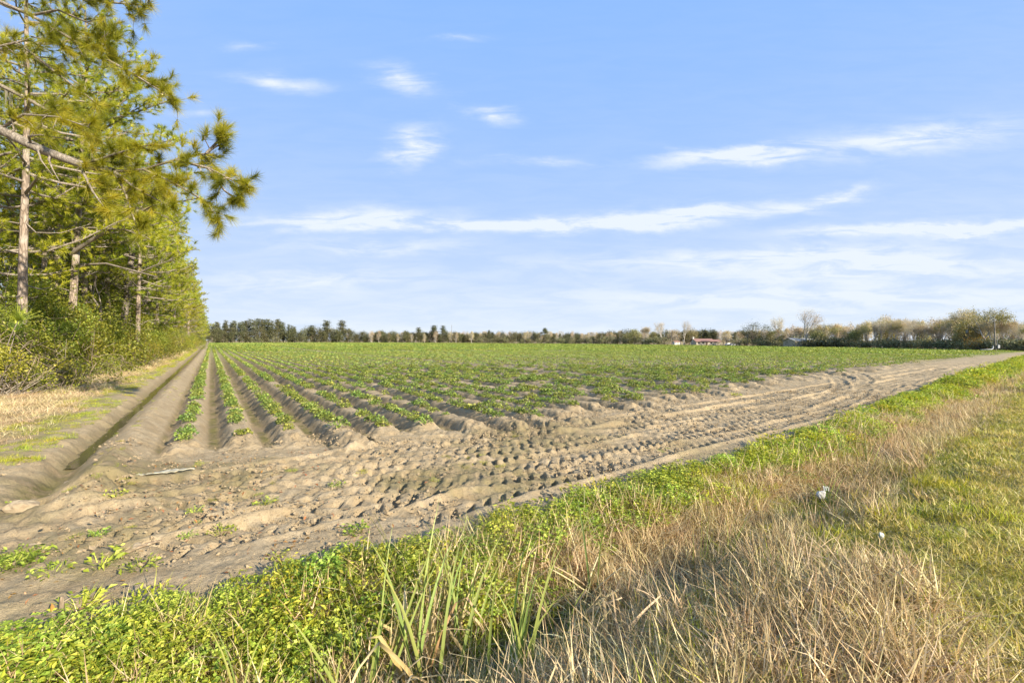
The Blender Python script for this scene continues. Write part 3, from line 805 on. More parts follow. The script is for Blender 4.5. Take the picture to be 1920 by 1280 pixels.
spread("soil_crumbs", [(4200, -7, 22, 4.2, 11.5, lambda L: sst(0, .3, L['q'] - L['qe']) * (L['q'] < L['qf'] + 1.2) * (.25 + .75 * sst(.45, .6, L['n5'])) * (np.abs(L['s'] + 2) > .6), 1.1)], CLOD, "loose crumbs of sandy soil on the headland", 14)
def fallen_mesh(name, seed):
    rg = np.random.default_rng(seed); b = MB(); n = 6
    P = np.append(rg.normal(size=(n, 2)) * .16, np.full((n, 1), .012), 1)
    b.leaves(P, rg.uniform(.025, .06, n), rg, .4, 3.0)
    P2 = np.append(rg.normal(size=(4, 2)) * .16, np.full((4, 1), .008), 1); D = rg.normal(size=(4, 3)); D[:, 2] = .08
    b.blades(P2, D, rg.uniform(.08, .22, 4), .006, rg, 0.05, 2, .9)
    return b.mesh(name, M_FALLEN)
FALL = [fallen_mesh("fallen_leaf", 110 + i) for i in range(3)]
spread("fallen_leaves", [(800, -8, 4, 4.2, 11, lambda L: sst(0, .3, L['q'] - L['qe']) * (L['q'] < L['qf']) * sst(4.5, 0, L['r']) * .9 * (np.abs(L['s'] + 2) > .6), 1.0)], FALL, "rust brown fallen leaves and straw bits on bare sand", 15)

# ------------------------------------------------------------------ trees
def curve(p0, p1, n, bend, rng):
    p0, p1 = np.asarray(p0, float), np.asarray(p1, float)
    u = np.linspace(0, 1, n)[:, None]
    P = p0 + (p1 - p0) * u
    off = rng.normal(size=3) * bend * np.linalg.norm(p1 - p0)
    return P + off * (u * (1 - u) * 4) + rng.normal(size=(n, 3)) * bend * .12 * np.linalg.norm(p1 - p0) * (u * (1 - u) * 4)
def along(P, u):
    k_ = u * (len(P) - 1); i = min(int(k_), len(P) - 2); return P[i] + (P[i + 1] - P[i]) * (k_ - i)
def perp_dir(d, ang, rng, upb=.0):
    d = nrm(d); r_ = nrm(np.cross(d, rng.normal(size=3)))
    v = d * math.cos(ang) + r_ * math.sin(ang); v[2] += upb
    return nrm(v)
def pine_limb(limb, brush, P, r0, rng, dens=2.6, sub=.9, cnt=26, L=.27, w=.012, start=.3, spread=.9, bias=None):
    """branchlets with needle brushes along a limb"""
    limb.tube(P, np.linspace(r0, max(r0 * .3, .008), len(P)), 5)
    ln = np.linalg.norm(np.diff(P, axis=0), axis=1).sum()
    T, A = [], []
    for i in range(max(3, int(ln * dens))):
        u = start + (1 - start) * (i + rng.random()) / max(3, int(ln * dens)); u = min(u, .999)
        b = along(P, u); d = nrm(along(P, min(u + .1, 1.0)) - along(P, max(u - .1, 0)) + 1e-6)
        v = perp_dir(d, rng.uniform(.5, 1.2), rng, .25)
        e = b + v * sub * rng.uniform(.4, 1.1) * (1.15 - .5 * u)
        Q = curve(b, e, 3, .1, rng)
        limb.tube(Q, [r0 * .28 + .005, r0 * .2 + .004, .004], 3)
        T.append(e); A.append(nrm(v + np.array([0, 0, .35])))
        if rng.random() < .75: T.append(along(Q, rng.uniform(.45, .8))); A.append(nrm(perp_dir(v, .7, rng) + np.array([0, 0, .4])))
        if rng.random() < .55:
            e2 = e + perp_dir(v, .8, rng, .2) * rng.uniform(.2, .4); limb.tube([e, e2], [.006, .004], 3); T.append(e2); A.append(nrm(e2 - e))
    T.append(P[-1]); A.append(nrm(P[-1] - P[-2]))
    brush.needles(np.array(T), np.array(A), rng, cnt, L, w, spread, bias)
def pine(seed, H, cb, Rc, tr=.2, nb=34, lean=(0, 0), cnt=22, dead=5, w=.013, L=.28, dens=2.5, skew=(0, 0)):
    rng = np.random.default_rng(seed)
    tk, lb, cr = MB(), MB(), MB()
    n = 12; u = np.linspace(0, 1, n)
    wob = np.cumsum(rng.normal(size=(n, 2)) * .05, 0)
    TP = np.stack([lean[0] * u + wob[:, 0] * u, lean[1] * u + wob[:, 1] * u, -.25 + (H + .25) * u], 1)
    tk.tube(TP, tr * (1 - .82 * u) * (1 + .35 * np.exp(-u * 22)), 10)
    for i in range(nb):
        f = (i + rng.random()) / nb
        z = cb + (H * .985 - cb) * f
        b = along(TP, (z + .25) / (H + .25))
        an = i * 2.4 + rng.uniform(-.4, .4)
        ln = Rc * (1 - f) ** .65 * (.55 + .45 * math.sin(min(1, f * 3 + .35) * math.pi / 2)) * rng.uniform(.7, 1.15) + .35
        hd = np.array([math.cos(an), math.sin(an), 0]) + np.array([*skew, 0]) * .5
        e = b + nrm(hd) * ln * (1 + .3 * float(np.dot(nrm(hd), [*skew, 0]))) + np.array([0, 0, ln * (rng.uniform(-.05, .30) + f * .5)])
        P = curve(b, e, 5, .06, rng); P[:, 2] -= np.linspace(0, 1, 5) * (1 - np.linspace(0, 1, 5)) * ln * .35
        pine_limb(lb, cr, P, .022 + .012 * ln, rng, dens, .75, cnt, L, w)
    for i in range(dead):
        z = cb * rng.uniform(.45, 1.0); b = along(TP, (z + .25) / (H + .25)); an = rng.uniform(0, 6.28); ln = rng.uniform(.8, 2.6)
        P = curve(b, b + np.array([math.cos(an) * ln, math.sin(an) * ln, rng.uniform(-.2, .5)]), 4, .12, rng)
        lb.tube(P, [.035, .026, .018, .008], 4)
        for j in range(3):
            c = along(P, rng.uniform(.4, .95)); lb.tube([c, c + perp_dir(P[-1] - P[0], .8, rng) * rng.uniform(.2, .6)], [.012, .004], 3)
    return tk, lb, cr
def grow(b, p, d, ln, rad, depth, rng, tips, spread=.55, up=.25, fork=(2, 4), shrink=.68, sides=(8, 6, 4, 3, 3, 3)):
    e = p + d * ln
    P = curve(p, e, 4, .07, rng)
    b.tube(P, [rad, rad * .88, rad * .76, rad * .64], sides[0])
    if depth == 0:
        tips.append((e, d)); return
    for i in range(int(rng.integers(*fork)) + (1 if depth > 1 else 0)):
        u = 1.0 if i == 0 else rng.uniform(.45, .95)
        nd = perp_dir(d, rng.uniform(.25, 1) * spread * (1 if i else .5) * 1.6, rng, up)
        grow(b, along(P, u), nd, ln * shrink * rng.uniform(.75, 1.15), rad * (.62 if i == 0 else .46), depth - 1, rng, tips, spread, up, fork, shrink, sides[1:])
def broadleaf(seed, H, depth=4, leaf=.09, per=10, tr=.16, clump=.35, spread=.55, mat_leaf_v=None, moss=0, trunk_f=.3):
    rng = np.random.default_rng(seed)
    tk, lb, cr, ms = MB(), MB(), MB(), MB()
    th = H * trunk_f
    TP = curve((0, 0, -.2), (rng.normal() * .25, rng.normal() * .25, th), 6, .05, rng)
    tk.tube(TP, tr * np.array([1.35, 1.05, .98, .92, .88, .8]), 10)
    tips = []
    for i in range(3):
        d = nrm(np.array([rng.normal() * .45, rng.normal() * .45, 1.0]))
        grow(lb, TP[-1], d, (H - th) * .36, tr * .6, depth - 1, rng, tips, spread)
    C = np.array([t_[0] for t_ in tips])
    P = np.repeat(C, per, 0) + rng.normal(size=(len(C) * per, 3)) * clump * np.array([1, 1, .8])
    cr.leaves(P, rng.uniform(.7, 1.2, len(P)) * leaf, rng, .6, .4)
    if moss:
        for i in range(moss):
            c = C[rng.integers(len(C))] + rng.normal(size=3) * .3; n = 14
            D = np.tile([0, 0, -1.0], (n, 1)) + rng.normal(size=(n, 3)) * .12
            ms.blades(c + rng.normal(size=(n, 3)) * .07, D, rng.uniform(.3, 1.1, n), .03, rng, 0, 3)
    return tk, lb, cr, ms
def place_parts(name, parts, label, cat, group, loc, rz=0., sc=1.):
    e = bpy.data.objects.new(name, None); COL.objects.link(e); e.empty_display_size = .3
    e['label'] = label; e['category'] = cat
    if group: e['group'] = group
    e.location = loc; e.rotation_euler = (0, 0, rz)
    e.scale = sc if isinstance(sc, (tuple, list)) else (sc, sc, sc)
    for pn, me in parts:
        if me is None: continue
        o = bpy.data.objects.new(pn, me); COL.objects.link(o); o.parent = e
    return e
def pine_parts(t3, nm="pine", mat=None):
    return [("trunk", t3[0].mesh(nm + "_trunk", M_PINEBARK)), ("limbs", t3[1].mesh(nm + "_limbs", M_TWIG)), ("crown", t3[2].mesh(nm + "_crown", mat or M_PINE))]
def st(s_, t_): return (CU * s_ - SU * t_, SU * s_ + CU * t_)
def ground_pt(x, y, dz=-.05): return (x, y, zat(x, y) + dz)
def by_px(px, Y, dz=-.05):
    return ground_pt((px - CX) / F_PX * Y, Y, dz)

# --- pines of the woodland edge, in the order they recede from the camera
rng = np.random.default_rng(31)
PV = [pine_parts(pine(200, 19, 6.0, 4.8, .21, 46, (.4, .2), 30, w=.019, dens=4.8)), pine_parts(pine(201, 21, 8.5, 4.2, .20, 42, (-.3, .3), 30, w=.019, dens=4.8)),
      pine_parts(pine(202, 17, 4.5, 5.4, .19, 48, (.5, -.3), 30, w=.019, dens=4.8)), pine_parts(pine(203, 20, 3.5, 5.6, .2, 54, (.2, .5), 30, dead=3, w=.019, dens=4.8))]
# the nearest whole pine: trunk bare below, two dead limbs reaching over the strip
def custom_pine_A():
    tk, lb, cr = pine(210, 20.5, 8.0, 5.0, .22, 50, (1.1, .1), 40, 2, .016, .30, 5.0, (.5, -.1))
    base = np.array(ground_pt(*at(128, 690, 25.5)[:2]))
    r = np.random.default_rng(1)
    def loc(px, py, Y): return np.array(at(px, py, Y)) - base
    P = np.array([loc(134, 476, 25.5), loc(165, 455, 25.0), loc(205, 430, 24.6), loc(255, 400, 24.0)])
    dl = MB(); dl.tube(P, [.12, .105, .095, .08], 7)
    pine_limb(lb, cr, np.array([loc(255, 400, 24.0), loc(290, 385, 23.6), loc(330, 380, 23), loc(372, 372, 22.5)]), .07, r, 3.2, 1.0, 36, .31, .017, .1)
    P2 = np.array([loc(138, 497, 25.5), loc(200, 494, 25.0), loc(260, 510, 24.5), loc(292, 518, 24.2)])
    dl2 = MB(); dl2.tube(P2, [.06, .05, .045, .02], 6)
    pine_limb(lb, cr, np.array([loc(262, 511, 24.5), loc(290, 498, 24.2), loc(320, 488, 24), loc(352, 470, 23.6)]), .045, r, 3.2, .9, 36, .31, .017, .35)
    for (a, b_) in (((150, 300), (330, 262)), ((150, 335), (345, 330)), ((148, 250), (320, 190)), ((145, 380), (330, 420)), ((155, 215), (290, 130)), ((140, 430), (300, 455))):
        p0, p1 = loc(*a, 25.3), loc(*b_, 23.5)
        pine_limb(lb, cr, curve(p0, p1, 6, .06, r), .07, r, 4.6, 1.0, 38, .31, .017, .25)
    return base, [("trunk", tk.mesh("near_pine_trunk", M_PINEBARK)), ("limbs", lb.mesh("near_pine_limbs", M_TWIG)), ("crown", cr.mesh("near_pine_crown", M_PINE)), ("bare_limb", dl.mesh("bare_limb", M_TWIG)), ("bare_limb", dl2.mesh("bare_limb", M_TWIG))]
bA, pA = custom_pine_A()
place_parts("pine_tree", pA, "tall pine with two bare grey limbs reaching out low over the strip", "pine tree", None, bA)
# the pine beyond the frame whose long limbs hang into the picture
def custom_pine_B():
    base = np.array(ground_pt(-17.0, 10.6)); r = np.random.default_rng(2)
    tk, lb, cr = pine(211, 17, 7.5, 5.0, .24, 40, (.3, .2), 34, 2, .012, .29, 3.8)
    def loc(px, py, Y): return np.array(at(px, py, Y)) - base
    # the heavy limb
    main = np.array([[.2, 0, 9.2], loc(-160, 190, 10.6), loc(0, 243, 10.4), loc(75, 280, 10.3), loc(150, 308, 10.2), loc(215, 322, 10.1)])
    lb.tube(main, [.15, .12, .105, .095, .085, .07], 8)
    for seg, d_ in (([(215, 322, 10.1), (270, 318, 10), (330, 300, 9.9), (388, 288, 9.8), (425, 262, 9.7)], 4.2), ([(388, 288, 9.8), (412, 262, 9.75), (418, 236, 9.7)], 5.0),
                    ([(330, 300, 9.9), (392, 316, 9.8), (440, 340, 9.6), (472, 352, 9.5)], 4.4), ([(392, 316, 9.8), (420, 356, 9.7), (446, 378, 9.6)], 4.4),
                    ([(270, 318, 10), (330, 345, 9.8), (390, 380, 9.7), (412, 420, 9.6)], 4.0), ([(215, 322, 10.1), (250, 350, 9.9), (290, 372, 9.8), (330, 392, 9.7)], 4.2),
                    ([(150, 308, 10.2), (185, 300, 9.9), (230, 285, 9.7), (290, 270, 9.6)], 4.2), ([(215, 322, 10.1), (235, 360, 10), (250, 405, 9.9), (262, 440, 9.8)], 4.0),
                    ([(150, 308, 10.2), (160, 330, 9.9), (175, 360, 9.8), (195, 388, 9.7)], 4.0), ([(0, 243, 10.4), (45, 215, 10.2), (110, 220, 10), (170, 240, 9.8)], 3.5)):
        pine_limb(lb, cr, np.array([loc(*p) for p in seg]), .035, r, d_ * 1.35, .42, 120, .27, .0075, .10, .95)
    for a, b_ in (((75, 280), (100, 330)), ((95, 290), (115, 345)), ((20, 250), (10, 205)), ((60, 272), (130, 262))):
        lb.tube(curve(loc(*a, 10.3), loc(*b_, 10.1), 4, .15, r), [.03, .022, .016, .006], 4)
    # the upper limbs
    for seg, d_, r0 in (([(-120, 20, 12.5), (0, 95, 12.3), (45, 88, 12.2), (110, 140, 12), (190, 200, 11.8)], 2.0, .06),
                        ([(-150, -60, 12.5), (60, 30, 12), (170, 95, 11.6), (255, 142, 11.3), (330, 190, 11)], 3.2, .05),
                        ([(-80, 120, 12.4), (50, 185, 12.2), (120, 225, 12), (180, 262, 11.8), (250, 300, 11.5)], 2.6, .06),
                        ([(-60, -60, 12), (90, -20, 11.6), (190, 5, 11.3), (285, 12, 11)], 3.4, .045), ([(60, 30, 12), (110, 20, 11.8), (180, 50, 11.6), (205, 90, 11.4)], 3.4, .035),
                        ([(170, 95, 11.6), (195, 70, 11.4), (215, 60, 11.3)], 4.0, .02), ([(60, 70, 12.0), (100, 78, 11.8), (130, 95, 11.6)], 4.5, .02)):
        P = np.array([loc(*p) for p in seg]); pine_limb(lb, cr, P, r0, r, d_ * 1.5, .5, 100, .27, .0075, .25, .95)
    return base, [("trunk", tk.mesh("edge_pine_trunk", M_PINEBARK)), ("limbs", lb.mesh("edge_pine_limbs", M_TWIG)), ("crown", cr.mesh("edge_pine_crown", M_PINE))]
bB, pB = custom_pine_B()
place_parts("pine_tree", pB, "pine at the picture's left edge whose long limbs end in clear needle tufts", "pine tree", None, bB)
NEARP = [(40, 20.5, 1, 1.0, "pine with a thick pale trunk standing behind the palmetto fan"), (160, 31, 1, .98, "slender pine right behind the pine with two bare grey limbs"),
         (205, 34, 0, 1.0, "straight pine with a long bare trunk between green vines"), (184, 39, 1, .95, "thin dark pine trunk in the gap left of the straight bare trunk"),
         (90, 33, 2, 1.0, "pine deep in the wood behind the big green vine mass"), (15, 27, 3, .95, "leafy topped pine at the frame's left edge behind the moss"),
         (272, 47, 0, 1.02, "pine just past the leaning pale trunk beside the strip"), (120, 44, 0, .9, "pine deep in the wood seen through the gap of bright sky"), (82, 27, 1, .85, "slim pine with a bare trunk left of the tallest pine"), (106, 30, 0, .95, "full crowned pine close behind the tallest pine"), (-15, 22, 2, .95, "full crowned pine cut by the frame, left of the thick pale trunk")]
for px, Y, v, sc, lab in NEARP:
    place_parts("pine_tree", PV[v], lab, "pine tree", "pines of the woodland edge", by_px(px, Y), rng.uniform(0, 6.28), sc)
# the leaning pale trunk with a swollen foot
def leaning():
    r = np.random.default_rng(3); base = np.array(by_px(226, 35.5)); tk, lb, cr = MB(), MB(), MB()
    def loc(px, py, Y): return np.array(at(px, py, Y)) - base
    TP = np.array([(0, 0, -.2), (0, 0, .35), (.05, 0, 1.2), loc(232, 600, 35.3), loc(240, 540, 35.1), loc(246, 490, 35), loc(256, 420, 34.8), loc(262, 350, 34.6)])
    tk.tube(TP, [.62, .42, .27, .23, .21, .19, .15, .06], 10)
    tk.tube([(-.5, -.1, -.2), (-.42, -.1, .4), (-.2, 0, 1.6), (.1, 0, 3.2)], [.5, .36, .15, .08], 8)
    for i in range(9):
        b = along(TP, r.uniform(.6, 1)); a = r.uniform(0, 6.28); ln = r.uniform(1.5, 3.5)
        pine_limb(lb, cr, curve(b, b + np.array([math.cos(a) * ln, math.sin(a) * ln, r.uniform(.2, 1.2)]), 5, .08, r), .05, r, 2.4, .8, 24, .28, .013)
    return base, [("trunk", tk.mesh("leaning_trunk", M_OAKBARK)), ("limbs", lb.mesh("leaning_limbs", M_TWIG)), ("crown", cr.mesh("leaning_crown", M_PINE))]
bC, pC = leaning()
place_parts("pine_tree", pC, "leaning pale trunk with a swollen foot beside the straw strip", "pine tree", "pines of the woodland edge", bC)
# receding wall of pines
t_ = 46.0; i = 0
while t_ < 372:
    for lane in range(2 if t_ < 160 else 1):
        s_ = -5.6 - 4.2 * lane + rng.normal() * .7
        v = int(rng.integers(4)); x, y = st(s_, t_ + rng.uniform(-1.5, 1.5) + 2 * lane)
        sc = rng.uniform(.78, 1.0) * (1 if lane == 0 else 1.05)
        lab = ("tall pine in the front rank of the woodland edge, receding along the drain" if lane == 0 else "tall pine in the second rank of the woodland behind the front pines")
        place_parts("pine_tree", PV[v], lab, "pine tree", "front rank of receding pines" if lane == 0 else "second rank of receding pines", ground_pt(x, y), rng.uniform(0, 6.28), sc)
    t_ += 3.6 + t_ * .022
# --- broadleaf trees and shrubs of the woodland edge
def bl_parts(b4, nm, leafm=None, barkm=None):
    out = [("trunk", b4[0].mesh(nm + "_trunk", barkm or M_OAKBARK)), ("limbs", b4[1].mesh(nm + "_limbs", M_TWIG)), ("crown", b4[2].mesh(nm + "_crown", leafm or M_LEAF))]
    if b4[3].n: out.append(("moss", b4[3].mesh(nm + "_moss", M_MOSS)))
    return out
def shrub(seed, Hh, Rr, n, leaf, twigs=30, vine=.25, lobes=9):
    """a mounded tangle of leaves, twigs and dry vine"""
    r = np.random.default_rng(seed); lf, tw, vn = MB(), MB(), MB()
    C = np.stack([r.normal(size=lobes) * Rr * .42, r.normal(size=lobes) * Rr * .42, r.uniform(.25, .95, lobes) * Hh], 1)
    C[:, 2] *= 1 - .45 * np.hypot(C[:, 0], C[:, 1]) / Rr
    S = r.uniform(.28, .5, lobes) * min(Rr, Hh)
    k_ = r.integers(lobes, size=n)
    d = r.normal(size=(n, 3)); d /= np.linalg.norm(d, axis=1, keepdims=True)
    P = C[k_] + d * (S[k_] * r.uniform(.45, 1.08, n) ** .6)[:, None]
    P[:, 2] = np.abs(P[:, 2]) + .03
    lf.leaves(P, r.uniform(.65, 1.25, n) * leaf, r, .62, .4, np.clip(r.random(n) * .75 + (S[k_] % .1) * 2.5, 0, 1))
    for i in range(twigs):
        a = r.uniform(0, 6.28); e = C[r.integers(lobes)] + r.normal(size=3) * .25 * Rr; e[2] = max(e[2], .3)
        tw.tube(curve((math.cos(a) * Rr * .15, math.sin(a) * Rr * .15, 0), e, 5, .12, r), np.linspace(.025, .005, 5), 4)
    for i in range(int(twigs * vine * 4)):
        c = C[r.integers(lobes)]; p = c + nrm(r.normal(size=3)) * S.mean() * 1.05; p[2] = abs(p[2])
        q_ = p + r.normal(size=3) * np.array([.5, .5, .7]) * Rr * .5; q_[2] = max(.0, q_[2] - .3 * Hh * r.random())
        vn.tube(curve(p, q_, 6, .3, r), np.linspace(.012, .005, 6), 3)
    out = [("leaves", lf.mesh("shrub_leaves", M_LEAF)), ("twigs", tw.mesh("shrub_twigs", M_TWIG))]
    if vn.n: out.append(("vines", vn.mesh("shrub_vines", M_VINE)))
    return out
SH = [shrub(300, 4.6, 2.6, 11000, .115, 30, .25, 22), shrub(301, 3.0, 2.0, 6500, .105, 34, .5, 15), shrub(302, 2.0, 1.7, 3600, .095, 40, .9, 11), shrub(303, 5.8, 2.2, 10000, .115, 26, .3, 22),
      shrub(304, 1.3, 1.2, 1400, .085, 30, .5, 7)]
BT = [bl_parts(broadleaf(310, 10, 5, .13, 9, .15, .45), "broadleaf_a"), bl_parts(broadleaf(311, 8, 5, .12, 9, .12, .4, .65), "broadleaf_b"),
      bl_parts(broadleaf(312, 15, 5, .12, 7, .24, .55, .6, moss=90), "mossy_oak")]
place_parts("oak_tree", BT[2], "broad oak hung with grey moss at the frame's top left corner", "oak tree", None, ground_pt(-22.6, 17.5), 1.0, 1.15)
NEARS = [(122, 24.0, 0, 1.12, "big mound of green vines swallowing the foot of the tallest pine"), (40, 21.0, 3, .95, "tall green vine thicket around the thick pale trunk"),
         (-30, 17.5, 0, .9, "leafy thicket at the frame's left edge behind the dry brush"), (175, 27.5, 1, .72, "vine tangle between the green mound and the leaning pale trunk"),
         (10, 15.6, 2, .95, "grey brown brush pile spilling onto the straw at the frame's edge"), (75, 19.2, 2, 1.1, "twiggy olive bush in front of the green vine mound"),
         (110, 18.6, 4, .75, "low dark green bush lying out on the straw strip"), (70, 16.8, 4, .62, "small low bush nearest to the drain on the straw strip"),
         (150, 23.5, 2, .85, "dry vine tangle at the foot of the green mound"), (196, 30.5, 2, .62, "dry tangled brush beside the swollen foot of the leaning trunk"),
         (252, 41, 1, .8, "yellow green bush just past the leaning pale trunk"), (265, 44, 3, 1.0, "tall leafy bush two past the leaning pale trunk"),
         (215, 42, 3, 1.1, "dark leafy thicket behind the leaning pale trunk"), (85, 28, 3, .85, "high vine curtain hanging left of the tallest pine"),
         (150, 33, 3, 1.35, "leafy understorey behind the green mound"), (20, 24, 3, 1.5, "high leafy curtain at the frame's edge below the moss")]
for px, Y, v, sc, lab in NEARS:
    place_parts("shrub", SH[v], lab, "shrub", "shrubs of the woodland edge", by_px(px, Y), rng.uniform(0, 6.28), sc)
for (px, Y, v, sc, lab) in ((60, 29, 0, 1.05, "leafy young oak behind the thick pale trunk"), (235, 50, 1, 1.1, "leafy young oak past the leaning trunk"), (170, 40, 0, 1.1, "leafy young oak in the gap between pines")):
    place_parts("oak_tree", BT[v], lab, "oak tree", "young oaks in the wood", by_px(px, Y), rng.uniform(0, 6.28), sc)
t_ = 42.0
while t_ < 365:
    for lane in range(2):
        s_ = -5.0 - 1.7 * lane + rng.normal() * .4
        v = int(rng.choice([0, 1, 1, 2, 3])) if lane == 0 else int(rng.choice([0, 3, 3, 1]))
        x, y = st(s_, t_ + rng.uniform(-1, 1) + 1.5 * lane)
        lab = "bush at the foot of the receding woodland edge, facing the straw strip" if lane == 0 else "taller bush behind the front bushes of the receding woodland edge"
        place_parts("shrub", SH[v], lab, "shrub", "front bushes of the receding woodland" if lane == 0 else "back bushes of the receding woodland", ground_pt(x, y), rng.uniform(0, 6.28), rng.uniform(.7, 1.05) * (1.0 if lane == 0 else 1.25))
    if rng.random() < .5:
        x, y = st(-7.5 + rng.normal() * .8, t_)
        place_parts("oak_tree", BT[int(rng.integers(2))], "leafy oak standing among the receding pines behind the bushes", "oak tree", "oaks among the receding pines", ground_pt(x, y), rng.uniform(0, 6.28), rng.uniform(.8, 1.1))
    t_ += 3.0 + t_ * .03
# palmetto fan
def palmetto():
    b = MB(); st_ = MB(); r = np.random.default_rng(8)
    for f, (a0, tilt) in enumerate(((.3, .9), (2.3, .6), (4.0, 1.0), (5.2, .8))):
        hub = np.array([math.cos(a0) * .5 * tilt, math.sin(a0) * .5 * tilt, 1.1 + .3 * (f == 0)])
        st_.tube(curve((0, 0, 0), hub, 5, .05, r), np.linspace(.02, .011, 5), 4)
        ax = nrm(hub - np.array([0, 0, .5])); side = nrm(np.cross(ax, [0, 0, 1.0]))
        n = 26; th = np.linspace(-1.35, 1.35, n)
        D = np.cos(th)[:, None] * ax + np.sin(th)[:, None] * side
        b.blades(np.tile(hub, (n, 1)), D, .75 * (1 - .15 * np.abs(th)), .035, r, .12, 3, .75 + .2 * r.random(n))
    return [("leaf_fans", b.mesh("palmetto_fans", M_CLOVER)), ("stems", st_.mesh("palmetto_stems", M_TWIG))]
pp = at(12, 625, 16.6)
place_parts("palmetto", palmetto(), "pale green palmetto fan sticking out of the thicket", "palm", None, (pp.x, pp.y, pp.z - 1.3), -.5, 1.25)

# ------------------------------------------------------------------ far tree lines
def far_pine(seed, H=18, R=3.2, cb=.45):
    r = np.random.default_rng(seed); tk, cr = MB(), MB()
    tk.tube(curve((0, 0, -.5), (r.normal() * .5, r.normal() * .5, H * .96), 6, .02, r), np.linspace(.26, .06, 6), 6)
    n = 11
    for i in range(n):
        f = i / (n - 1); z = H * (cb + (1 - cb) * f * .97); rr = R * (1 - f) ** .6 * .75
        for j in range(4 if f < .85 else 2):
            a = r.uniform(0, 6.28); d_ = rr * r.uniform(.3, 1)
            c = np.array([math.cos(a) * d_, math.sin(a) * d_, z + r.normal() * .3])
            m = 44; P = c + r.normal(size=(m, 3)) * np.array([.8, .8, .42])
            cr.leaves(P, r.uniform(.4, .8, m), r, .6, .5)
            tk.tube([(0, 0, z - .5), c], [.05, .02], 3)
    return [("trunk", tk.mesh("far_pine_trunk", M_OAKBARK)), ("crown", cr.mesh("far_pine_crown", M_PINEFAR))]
def far_round(seed, H, R, mat, n=40, per=55, leaf=.62, low=.12, bark=None):
    r = np.random.default_rng(seed); tk, cr = MB(), MB()
    tk.tube(curve((0, 0, -.5), (r.normal() * .3, r.normal() * .3, H * .6), 5, .03, r), np.linspace(.3, .1, 5), 6)
    for i in range(n):
        a = r.uniform(0, 6.28); z = r.uniform(low, 1) ** .8; rr = R * math.sin(math.pi * min(.97, .12 + .8 * z)) ** .7 * math.sqrt(r.uniform(.05, 1))
        c = np.array([math.cos(a) * rr, math.sin(a) * rr, H * z * .94])
        P = c + r.normal(size=(per, 3)) * R * .19
        P[:, 2] = np.maximum(P[:, 2], .1)
        cr.leaves(P, r.uniform(.5, 1.1, per) * leaf, r, .65, .5)
        tk.tube(curve((0, 0, H * .25), c, 4, .1, r), np.linspace(.1, .02, 4), 3)
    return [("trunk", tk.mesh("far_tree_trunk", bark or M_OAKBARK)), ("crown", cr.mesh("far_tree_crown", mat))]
def far_bare(seed, H, leafm=None, per=0, depth=5, spread=.5, tr=.22, leaf=.25):
    r = np.random.default_rng(seed); lb, tk, cr, tips = MB(), MB(), MB(), []
    TP = curve((0, 0, -.4), (r.normal() * .3, r.normal() * .3, H * .28), 5, .04, r)
    tk.tube(TP, tr * np.array([1.3, 1, .95, .9, .8]), 7)
    for i in range(3):
        grow(lb, TP[-1], nrm(np.array([r.normal() * .4, r.normal() * .4, 1.0])), H * .24, tr * .62, depth - 1, r, tips, spread, .22, (2, 4), .74)
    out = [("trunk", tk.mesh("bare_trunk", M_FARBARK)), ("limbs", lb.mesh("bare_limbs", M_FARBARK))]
    if per:
        C = np.array([t__[0] for t__ in tips]); P = np.repeat(C, per, 0) + r.normal(size=(len(C) * per, 3)) * .3
        cr.leaves(P, r.uniform(.6, 1.2, len(P)) * leaf, r, .6, .3); out.append(("crown", cr.mesh("bare_crown", leafm)))
    return out
FP = [far_pine(400 + i, 18, (3.4, 2.8, 3.8)[i], (.42, .5, .35)[i]) for i in range(3)]
FO = [far_round(410 + i, 10, (4.2, 3.6, 4.8)[i], M_OAKFAR) for i in range(3)]
FD = [far_round(415 + i, 10, (4.2, 3.6, 4.8)[i], M_OAKDARK) for i in range(3)]
FR = [far_round(420 + i, 10, (3.6, 3.0)[i], M_RUSTFAR, 34, 40, .42, .15, M_FARBARK) for i in range(2)]
FB = [far_bare(430 + i, 12, M_RUSTFAR, 2, 6, .5, .22, .16) for i in range(3)]
FG = [far_bare(440 + i, 12, (M_BUD, M_RUSTFAR)[i], 3, 6, .5, .22, .26) for i in range(2)]
FS = [far_round(450 + i, 3.0, (2.6, 3.2)[i], M_DARKSHRUB, 20, 55, .42, .05) for i in range(2)]
DARKOAK = far_round(460, 12, 4.6, M_PINEFAR, 34, 60, .42, .2)
rng = np.random.default_rng(77)
def far_tree(name, parts, px, Y, top_py, H0, label, cat, group=None, wide=1.0):
    p = by_px(px, Y, -.1)
    H = (CAM_H + (HY - top_py) / F_PX * Y) - p[2]
    k_ = H / H0
    return place_parts(name, parts, label, cat, group, p, rng.uniform(0, 6.28), (k_ * wide, k_ * wide, k_))
